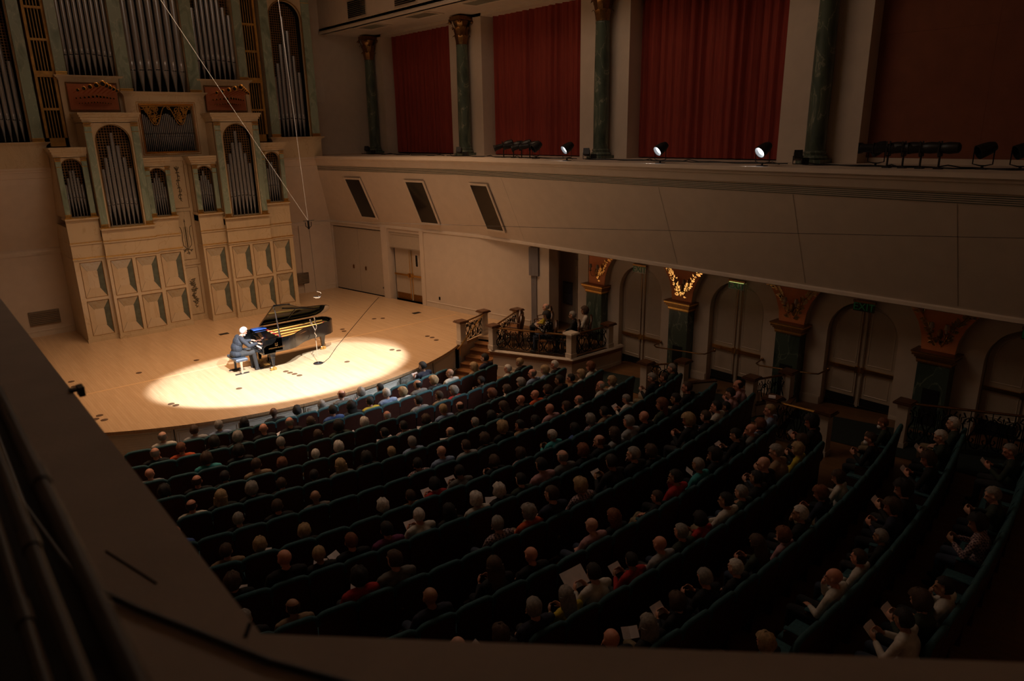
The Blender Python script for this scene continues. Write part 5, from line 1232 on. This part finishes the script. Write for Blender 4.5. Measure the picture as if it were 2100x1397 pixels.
(12, -2.26, 1.2, 'B', 'r', 'k', 3, 'p'),
(12, -1.64, 1.09, 'L', 'g', 'k', 3, 'p'),
(12, -0.98, 1.04, 'V', 'n', 'k', 2, 'p'),
(13, 1.5, 1.06, 'S', 'n', 'w', 0, ''),
(13, -0.89, 1.0, 'V', 'y', 'k', 0, ''),
(13, 2.32, 0.98, 'S', 'g', 'k', 0, ''),
(14, 0.62, 1.15, 'S', 'k', 'w', 2, 'p'),
(14, 1.17, 1.15, 'S', 'k', 'w', 3, ''),
(14, 3.32, 1.15, 'V', 'k', 'c', 2, ''),
(14, 0.83, 1.15, 'V', 'n', 'd', 2, 'p')]
def bowl(w, zt, n=9): return [(w*(2*i/(n-1)-1), zt-.045*abs(2*i/(n-1)-1)**6) for i in range(n)]
def seat_parts():
    out = []
    W = .262
    g = G(); top = bowl(W, .955)
    def yb(z): return .03+.11*(1-z)**1.0
    g.prism([(-W, yb(.18), .18)]+[(W, yb(.18), .18)]+[(x, yb(z)-.0, z) for x, z in top[::-1]], (0, .03, 0)); out.append(('back_shell', g.mesh('back_shell', SEATB)))
    g = G(); g.tube([(x, yb(z)+.030, z+.004) for x, z in [(-W-.002, .80)]+bowl(W-.003, .955)+[(W+.002, .80)]], .038, 8); out.append(('top_roll', g.mesh('top_roll', TEALV, 50)))
    g = G(); rows = []
    for z, t in ((.44, .02), (.50, .07), (.70, .085), (.88, .06), (.95, .03)): rows.append([(-W+.02, yb(z)+.03, z), (W-.02, yb(z)+.03, z), (W-.03, yb(z)+.03+t, z), (-W+.03, yb(z)+.03+t, z)])
    g.loft(rows); out.append(('back_cushion', g.mesh('back_cushion', TEALV, 60)))
    g = G(); g.loft([[(sx*(.235-e), .36+sy*(.24-e), z) for sx, sy in ((-1, -1), (1, -1), (1, 1), (-1, 1))] for e, z in ((.02, .32), (0, .34), (0, .40), (.02, .43), (.06, .44))]); out.append(('seat_cushion', g.mesh('seat_cushion', TEALV, 50)))
    g = G(); g.box(.245, .10, -.05, .300, .50, .56).box(.235, .10, .56, .310, .18, .60); out.append(('end_standard', g.mesh('end_standard', SEATB)))
    g = G(); g.tube([(.272, .09, .60), (.272, .40, .615), (.272, .50, .60)], .036, 6, flat=.7); out.append(('armrest', g.mesh('armrest', TEALV, 60)))
    return out
SP = seat_parts(); seats = {}; nseat = 0
def place_seat(x, y, z, th, label):
    s = thing('theatre_seat', label, 'seat', (x, y, z), (0, 0, th), 'theatre seats in curved rows')
    for n_, m in SP: obj(n_, m, s)
    return s
for r, (pit, ph, s0, s1, hid) in enumerate(ROWS, 1):
    R = R1+RS*(r-1); n0 = math.ceil((s0-ph)/pit); n1 = math.floor((s1-ph)/pit); row = []
    for k in range(n0, n1+1):
        s = ph+k*pit; th = s/R; row.append(s)
        x, y = RC.x+R*math.sin(th), RC.y-R*math.cos(th)
        if s < hid: continue
        place_seat(x, y, -.9+.08*(r-1), th, 'teal seat with maroon back, %s from left in row %s' % (ORD[k-n0], NUM[r-1])); nseat += 1
    seats[r] = row
def programme(M, label, open_=False):
    g = G()
    a, b, h = (.105, .05, .15) if not open_ else (.20, .06, .27)
    g.prism([(-a, 0, 0), (0, 0, -b*.4), (0, h, -b*.4), (-a, h, 0)], (0, 0, .003)).prism([(0, 0, -b*.4), (a, 0, 0), (a, h, 0), (0, h, -b*.4)], (0, 0, .003))
    for q in range(5):
        for sd in (-1, 1):
            z0 = .0042; x0, x1 = sd*a*.85, sd*a*.15
            g.quad((x0, h*(.15+.15*q), -b*.4*.15+z0), (x1, h*(.15+.15*q), -b*.4*.85+z0), (x1, h*(.18+.15*q), -b*.4*.85+z0), (x0, h*(.18+.15*q), -b*.4*.15+z0))
    o = g.build('programme', PAPER); o.matrix_world = M; return tag(o, label, 'paper', 'concert programmes')
byrow = {}
for p in PEOPLE: byrow.setdefault(p[0], []).append(p)
cnt = 0
for r in sorted(byrow):
    lst = sorted(byrow[r], key=lambda t: t[1]); ss = [t[1] for t in lst]
    for _ in range(30):                       # neighbours keep a seat's width apart
        for q in range(len(ss)-1):
            gap = .50-(ss[q+1]-ss[q])
            if gap > 0: ss[q] -= gap/2; ss[q+1] += gap/2
    for j, (r_, _s, h, style, hc, top, pose, ex) in enumerate(lst):
        s = ss[j]
        R = R1+RS*(r-1); th = s/R; R2 = R-.33; cnt += 1
        sc = max(.88, min(1.10, h/1.155)); zf = -.9+.08*(r-1)
        x, y = RC.x+R2*math.sin(th), RC.y-R2*math.cos(th)
        want = math.atan2(-(7.6-x), 19.5-y)-th; yaw = max(-.5, min(.5, want))
        who = '%s from left in row %s' % (ORD[j], NUM[r-1])
        person_o = person(x, y, zf-.02, th, sc, style, hc, top, pose, yaw, cnt, 'm' in ex)
        tag(person_o, 'person with %s, %s' % (looks(style, hc, top), who), 'person', 'seated audience')
        if 'p' in ex or 'P' in ex:
            M = Matrix.Translation((x, y, zf-.02)) @ Matrix.Rotation(th, 4, 'Z')
            M = M @ (Matrix.Translation((0, .30*sc, .80*sc)) @ Matrix.Rotation(.75, 4, 'X') if pose == 2 else Matrix.Translation((-.12*sc if cnt % 2 else .08, .27*sc, .70*sc)) @ Matrix.Rotation(.5*(1 if cnt % 2 else -1), 4, 'Z') @ Matrix.Rotation(.65, 4, 'X'))
            programme(M, ('open white book held by the person ' if 'P' in ex else 'white programme held by the person ')+who, 'P' in ex)
# ---------------------------------------------------------------- side box: carved chairs and their sitters
def box_chair(x, y, rz, label):
    c = thing('carved_chair', label, 'chair', (x, y, 0), (0, 0, rz), 'side box chairs')
    for sx in (-1, 1):
        for sy in (-1, 1): G().tube([(.22*sx, .21*sy, .45), (.235*sx, .235*sy if sy > 0 else -.25, 0)], [.026, .018], 6).build('leg', WALNUT, c)
        G().tube([(.25*sx, -.20, .66), (.27*sx, .05, .68), (.25*sx, .22, .64), (.24*sx, .20, .45)], .018, 6).build('arm', WALNUT, c, 50)
    G().loft([[(.25*a*k, .23*b*k, z) for a, b in ((-1, -1), (1, -1), (1, 1), (-1, 1))] for k, z in ((1, .40), (1.02, .44), (.95, .48), (.7, .49))]).build('seat', OAK, c)
    rows = []
    for k in range(9):
        t = k/8; w = .20+.04*math.sin(pi*t)-.16*max(0, t-.7)/.3; z = .46+.60*t; yb = -.22-.10*t+(.06*(t-.8)/.2 if t > .8 else 0)
        rows.append([(-w, yb+.02, z), (0, yb-.01, z+.01*t), (w, yb+.02, z), (w, yb-.02, z), (0, yb-.05, z+.01*t), (-w, yb-.02, z)])
    G().loft(rows).build('backrest', WALNUT, c, 50)
    return c
BC = [(14.35, 16.75, .55, 'empty carved walnut armchair nearest the stairs in the side box'), (14.75, 17.25, .5, 'carved walnut chair second from the stairs, its curved back showing'),
      (14.62, 15.45, .62, 'walnut chair of the woman in polka dots at the box front'), (15.30, 16.35, .60, 'walnut chair of the man in the yellow shirt'),
      (15.15, 15.0, .66, 'walnut chair of the man in black near the box front'), (15.85, 15.15, .68, 'walnut chair of the woman in the white jacket'), (15.75, 16.9, .6, 'empty carved walnut chair at the back of the side box')]
for b in BC: box_chair(*b)
DOT = bpy.data.materials.new('polka_dot_cloth'); DOT.use_nodes = True
_nt = DOT.node_tree; _v = _nt.nodes.new('ShaderNodeTexVoronoi'); _v.inputs['Scale'].default_value = 16; _v.inputs['Randomness'].default_value = .2
_tc = _nt.nodes.new('ShaderNodeTexCoord'); _nt.links.new(_tc.outputs['Object'], _v.inputs['Vector'])
_r = _nt.nodes.new('ShaderNodeValToRGB'); _r.color_ramp.interpolation = 'CONSTANT'; _r.color_ramp.elements[0].color = (.55, .52, .48, 1); _r.color_ramp.elements[1].position = .28; _r.color_ramp.elements[1].color = (.01, .01, .011, 1)
_nt.links.new(_v.outputs['Distance'], _r.inputs[0]); _nt.links.new(_r.outputs[0], _nt.nodes['Principled BSDF'].inputs['Base Color'])
TOPM['D'] = DOT; TOPN['D'] = 'polka-dot'
for (i, st, hc, tp, po, l) in ((2, 'V', 'k', 'D', 2, 'dark-haired woman in a black polka-dot top reading at the side box front'), (3, 'F', 'g', 'y', 0, 'balding man in a yellow shirt sitting highest in the side box'),
        (4, 'S', 'g', 'k', 0, 'grey-haired man in black sitting by the side box railing'), (5, 'V', 'n', 'w', 0, 'brown-haired woman in a white jacket beside the first green pilaster')):
    x, y, rz, _ = BC[i]
    o = person(x, y, 0.02, rz, 1.0, st, hc, tp, po, .2, 900+i); tag(o, l, 'person', 'side box audience')
    if po == 2: programme(Matrix.Translation((x, y, 0)) @ Matrix.Rotation(rz, 4, 'Z') @ Matrix.Translation((0, .30, .82)) @ Matrix.Rotation(.75, 4, 'X'), 'white programme held by the woman in polka dots in the side box')
programme(Matrix.Translation((14.22, 7.55, .82)) @ Matrix.Rotation(.5, 4, 'Z'), 'pale programme lying on the cream post cap beside the seats')
# ---------------------------------------------------------------- stage lamps and cables on the gallery ledge
ZL = 5.83
def par(x, y, label, lit, tgt=None):
    tgt = tgt or (x-9.5, y+2.8, .2)
    t = thing('floodlight', label, 'stage light', (x, y, ZL), (0, 0, 0), 'gallery stage lamps')
    d = (Vector(tgt)-Vector((x, y, ZL+.36))).normalized(); M = Matrix.Translation((0, 0, .36)) @ d.to_track_quat('Z', 'Y').to_matrix().to_4x4()
    G().lathe([(.03, -.22), (.08, -.20), (.12, -.10), (.135, .02), (.14, .12), (.125, .12), (.12, .03)], 16, M, False).build('housing', BLK, t, 40)
    G().lathe([(.001, .055), (.05, .062), (.10, .055), (.122, .04)], 16, M, False).build('lens', LENS if lit else GLASSD, t, 60)
    G().tube([(0, .17, .36), (0, .17, .10), (0, .05, .07), (0, -.05, .07), (0, -.17, .10), (0, -.17, .36)], .012, 4).build('yoke', BLK, t)
    G().tube([(0, 0, 0), (0, 0, .08)], .025, 6).box(-.09, -.09, 0, .09, .09, .02).build('foot', BLK, t)
    return t
for x, y, lab in ((14.95, 14.97, 'lit floodlight on the gallery ledge before the second curtain'), (14.95, 11.63, 'left of the two lit floodlights before the widest curtain'), (14.95, 8.78, 'right of the two lit floodlights, nearest the largest column')):
    par(x, y, lab, True)
    l = bpy.data.lights.new('flood_beam', 'SPOT'); l.energy = 1250; l.spot_size = .46; l.spot_blend = .7; l.color = (.93, .96, 1); l.shadow_soft_size = .08
    lo = bpy.data.objects.new('flood_beam', l); COL.objects.link(lo); tg = (8.2, 16.5, -.45); d = (Vector(tg)-Vector((x, y, ZL+.36))).normalized(); aim(lo, Vector((x, y, ZL+.36))+d*.16, tg)
par(15.6, 17.0, 'unlit round lamp at the right of the lamp cluster before the second curtain', False)
par(16.0, 6.75, 'unlit round lamp left of the long lamp bar, before the rust panel', False, (9, 16, 0))
par(15.9, 4.72, 'unlit round lamp right of the long lamp bar', False, (7, 14, 1)); par(15.9, 4.10, 'unlit round lamp at the right edge of the gallery ledge', False, (7, 14, 1))
def profile(x, y, label, az, el=-.25, L=.62):
    t = thing('profile_lamp', label, 'stage light', (x, y, ZL), (0, 0, 0), 'gallery stage lamps')
    d = Vector((math.cos(az)*math.cos(el), math.sin(az)*math.cos(el), math.sin(el))); M = Matrix.Translation((0, 0, .40)) @ d.to_track_quat('Z', 'Y').to_matrix().to_4x4()
    G().lathe([(.06, -.34), (.10, -.31), (.115, -.15), (.10, -.04), (.07, .0)], 12, M).build('lamp_house', BLK, t, 40)
    b = G().lathe([(.07, -.02), (.075, .10), (.085, .12), (.085, L-.36), (.10, L-.34), (.10, L-.28)], 12, M).build('barrel', BLK, t, 40)
    G().box(-.11, -.11, L-.29, .11, .11, L-.28, M).box(-.09, -.13, .0, -.08, .13, .03, M).box(.08, -.13, .0, .09, .13, .03, M).build('shutter_frame', BLK, b)
    G().tube([(0, 0, 0), (0, 0, .22), (0, 0, .34)], .02, 6).box(-.07, -.07, 0, .07, .07, .03).tube([(.12*math.sin(az), -.12*math.cos(az), .40), (.12*math.sin(az), -.12*math.cos(az), .24), (-.12*math.sin(az), .12*math.cos(az), .24), (-.12*math.sin(az), .12*math.cos(az), .40)], .012, 4).build('clamp', BLK, t)
for i, y in enumerate((18.75, 18.25, 17.85, 17.45)): profile(15.75, y, 'black profile lamp in the cluster before the second curtain, %s from the left' % ORD[i], 2.5-.1*i, -.3+.15*(i % 2))
for i, y in enumerate((6.35, 6.05, 5.72, 5.38)): profile(15.6, y, 'black profile lamp of the long row before the rust panel, %s from the left' % ORD[i], 1.62, -.02, .85)
for x, y, lab in ((15.9, 28.1, 'small black lamp on the ledge by the column nearest the organ'), (15.9, 21.45, 'small black lamp on the ledge left of the second column'), (15.9, 15.1, 'small black lamp on the ledge left of the third column'), (15.9, 8.45, 'small black lamp on the ledge left of the largest column')):
    t = thing('small_lamp', lab, 'stage light', (x, y, ZL), (0, 0, .6), 'small ledge lamps')
    G().box(-.09, -.08, .09, .09, .08, .27, Matrix.Translation((0, 0, .03)) @ Matrix.Rotation(.3, 4, 'Y')).box(-.12, -.09, .10, -.09, .09, .28, Matrix.Translation((0, 0, .03)) @ Matrix.Rotation(.3, 4, 'Y')).build('housing', BLK, t)
    G().tube([(0, -.10, .20), (0, -.10, .02), (0, .10, .02), (0, .10, .20)], .012, 4).build('yoke', BLK, t); G().box(.12, -.26, 0, .30, -.10, .15).build('ballast_box', BLK, t)
rn = random.Random(11)
for i, (a, b) in enumerate(((28.5, 22.5), (22.3, 15.6), (15.2, 8.8), (8.3, 3.2))):
    for q in range(2):
        pts = []; n = 26
        for k in range(n+1): pts.append((15.85+.25*q+.12*math.sin(k*1.3+i+q*2), a+(b-a)*k/n, ZL+.012+(.05*max(0, math.sin(k*2.1+q)) if k % 5 == 0 else 0)))
        tag(G().tube(pts, .013, 5).build('lamp_cable', BLK, None, 60), '%s black cable snaking along the gallery ledge, %s run from the organ' % (('outer', 'inner')[q], ORD[i]), 'cable', 'ledge cables')
# ---------------------------------------------------------------- near gallery ledge, rail tubes and cable at the camera
gl = sempty('wall_gallery_near')
def band(o, z0, z1, g, wdt):
    P = [(.35-o, 30.0), (.35-o, 1.13-o*.41), (1.36-o*.7, .12-o*.7), (2.6-o*.7, -1.1-o*.7)]
    Q = [(x-wdt*(1 if i < 2 else .7), y-(0 if i == 0 else wdt*.41 if i == 1 else wdt*.7)) for i, (x, y) in enumerate(P)]
    for i in range(3): g.prism([(*P[i], z0), (*Q[i], z0), (*Q[i+1], z0), (*P[i+1], z0)], (0, 0, z1-z0))
    return g
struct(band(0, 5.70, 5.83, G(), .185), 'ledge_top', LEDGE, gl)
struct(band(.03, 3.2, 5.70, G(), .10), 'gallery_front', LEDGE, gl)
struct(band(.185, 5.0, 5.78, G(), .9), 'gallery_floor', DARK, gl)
rl = thing('tube_rail', 'dark steel triple-tube guard rail along the near gallery ledge', 'railing')
for k, (x, z, r) in enumerate(((.085, 6.20, .011), (.055, 6.10, .011), (.025, 5.98, .011))):
    t = G().tube([(x, -.4, z), (x, 30, z)], r, 10).build('rail_tube', STEEL, rl, 60)
    for y in (1.2, 2.6, 5.2, 9.0): G().tube([(x, y, z), (x, y+.07, z)], r*1.25, 10).build('joint_sleeve', STEEL, t, 60)
tag(G().tube([(.09, 2.4, 5.90), (.09, 1.9, 5.87), (.13, 1.52, 5.842), (.20, 1.34, 5.838), (.27, 1.18, 5.838), (.33, 1.04, 5.838), (.42, .88, 5.838), (.60, .62, 5.838), (.8, .4, 5.838)], .0065, 8).build('power_cable', BLK, None, 60), 'black power cable lying across the near gallery ledge', 'cable')
for i, (pts, r) in enumerate((([(.20, 1.62, 5.831), (.25, 1.42, 5.831)], .0025), ([(.345, 1.17, 5.831), (.325, 1.14, 5.831)], .004))):
    struct(G().tube([(a, b, c) for a, b, c in pts], r, 4), 'scratch', DARK, gl)

tag(G().box(.34, 2.83, 5.83, .37, 2.86, 5.84).box(.365, 2.82, 5.81, .385, 2.87, 5.845).build('clamp', BLK), 'small black clamp hooked over the edge of the near gallery ledge', 'clamp')
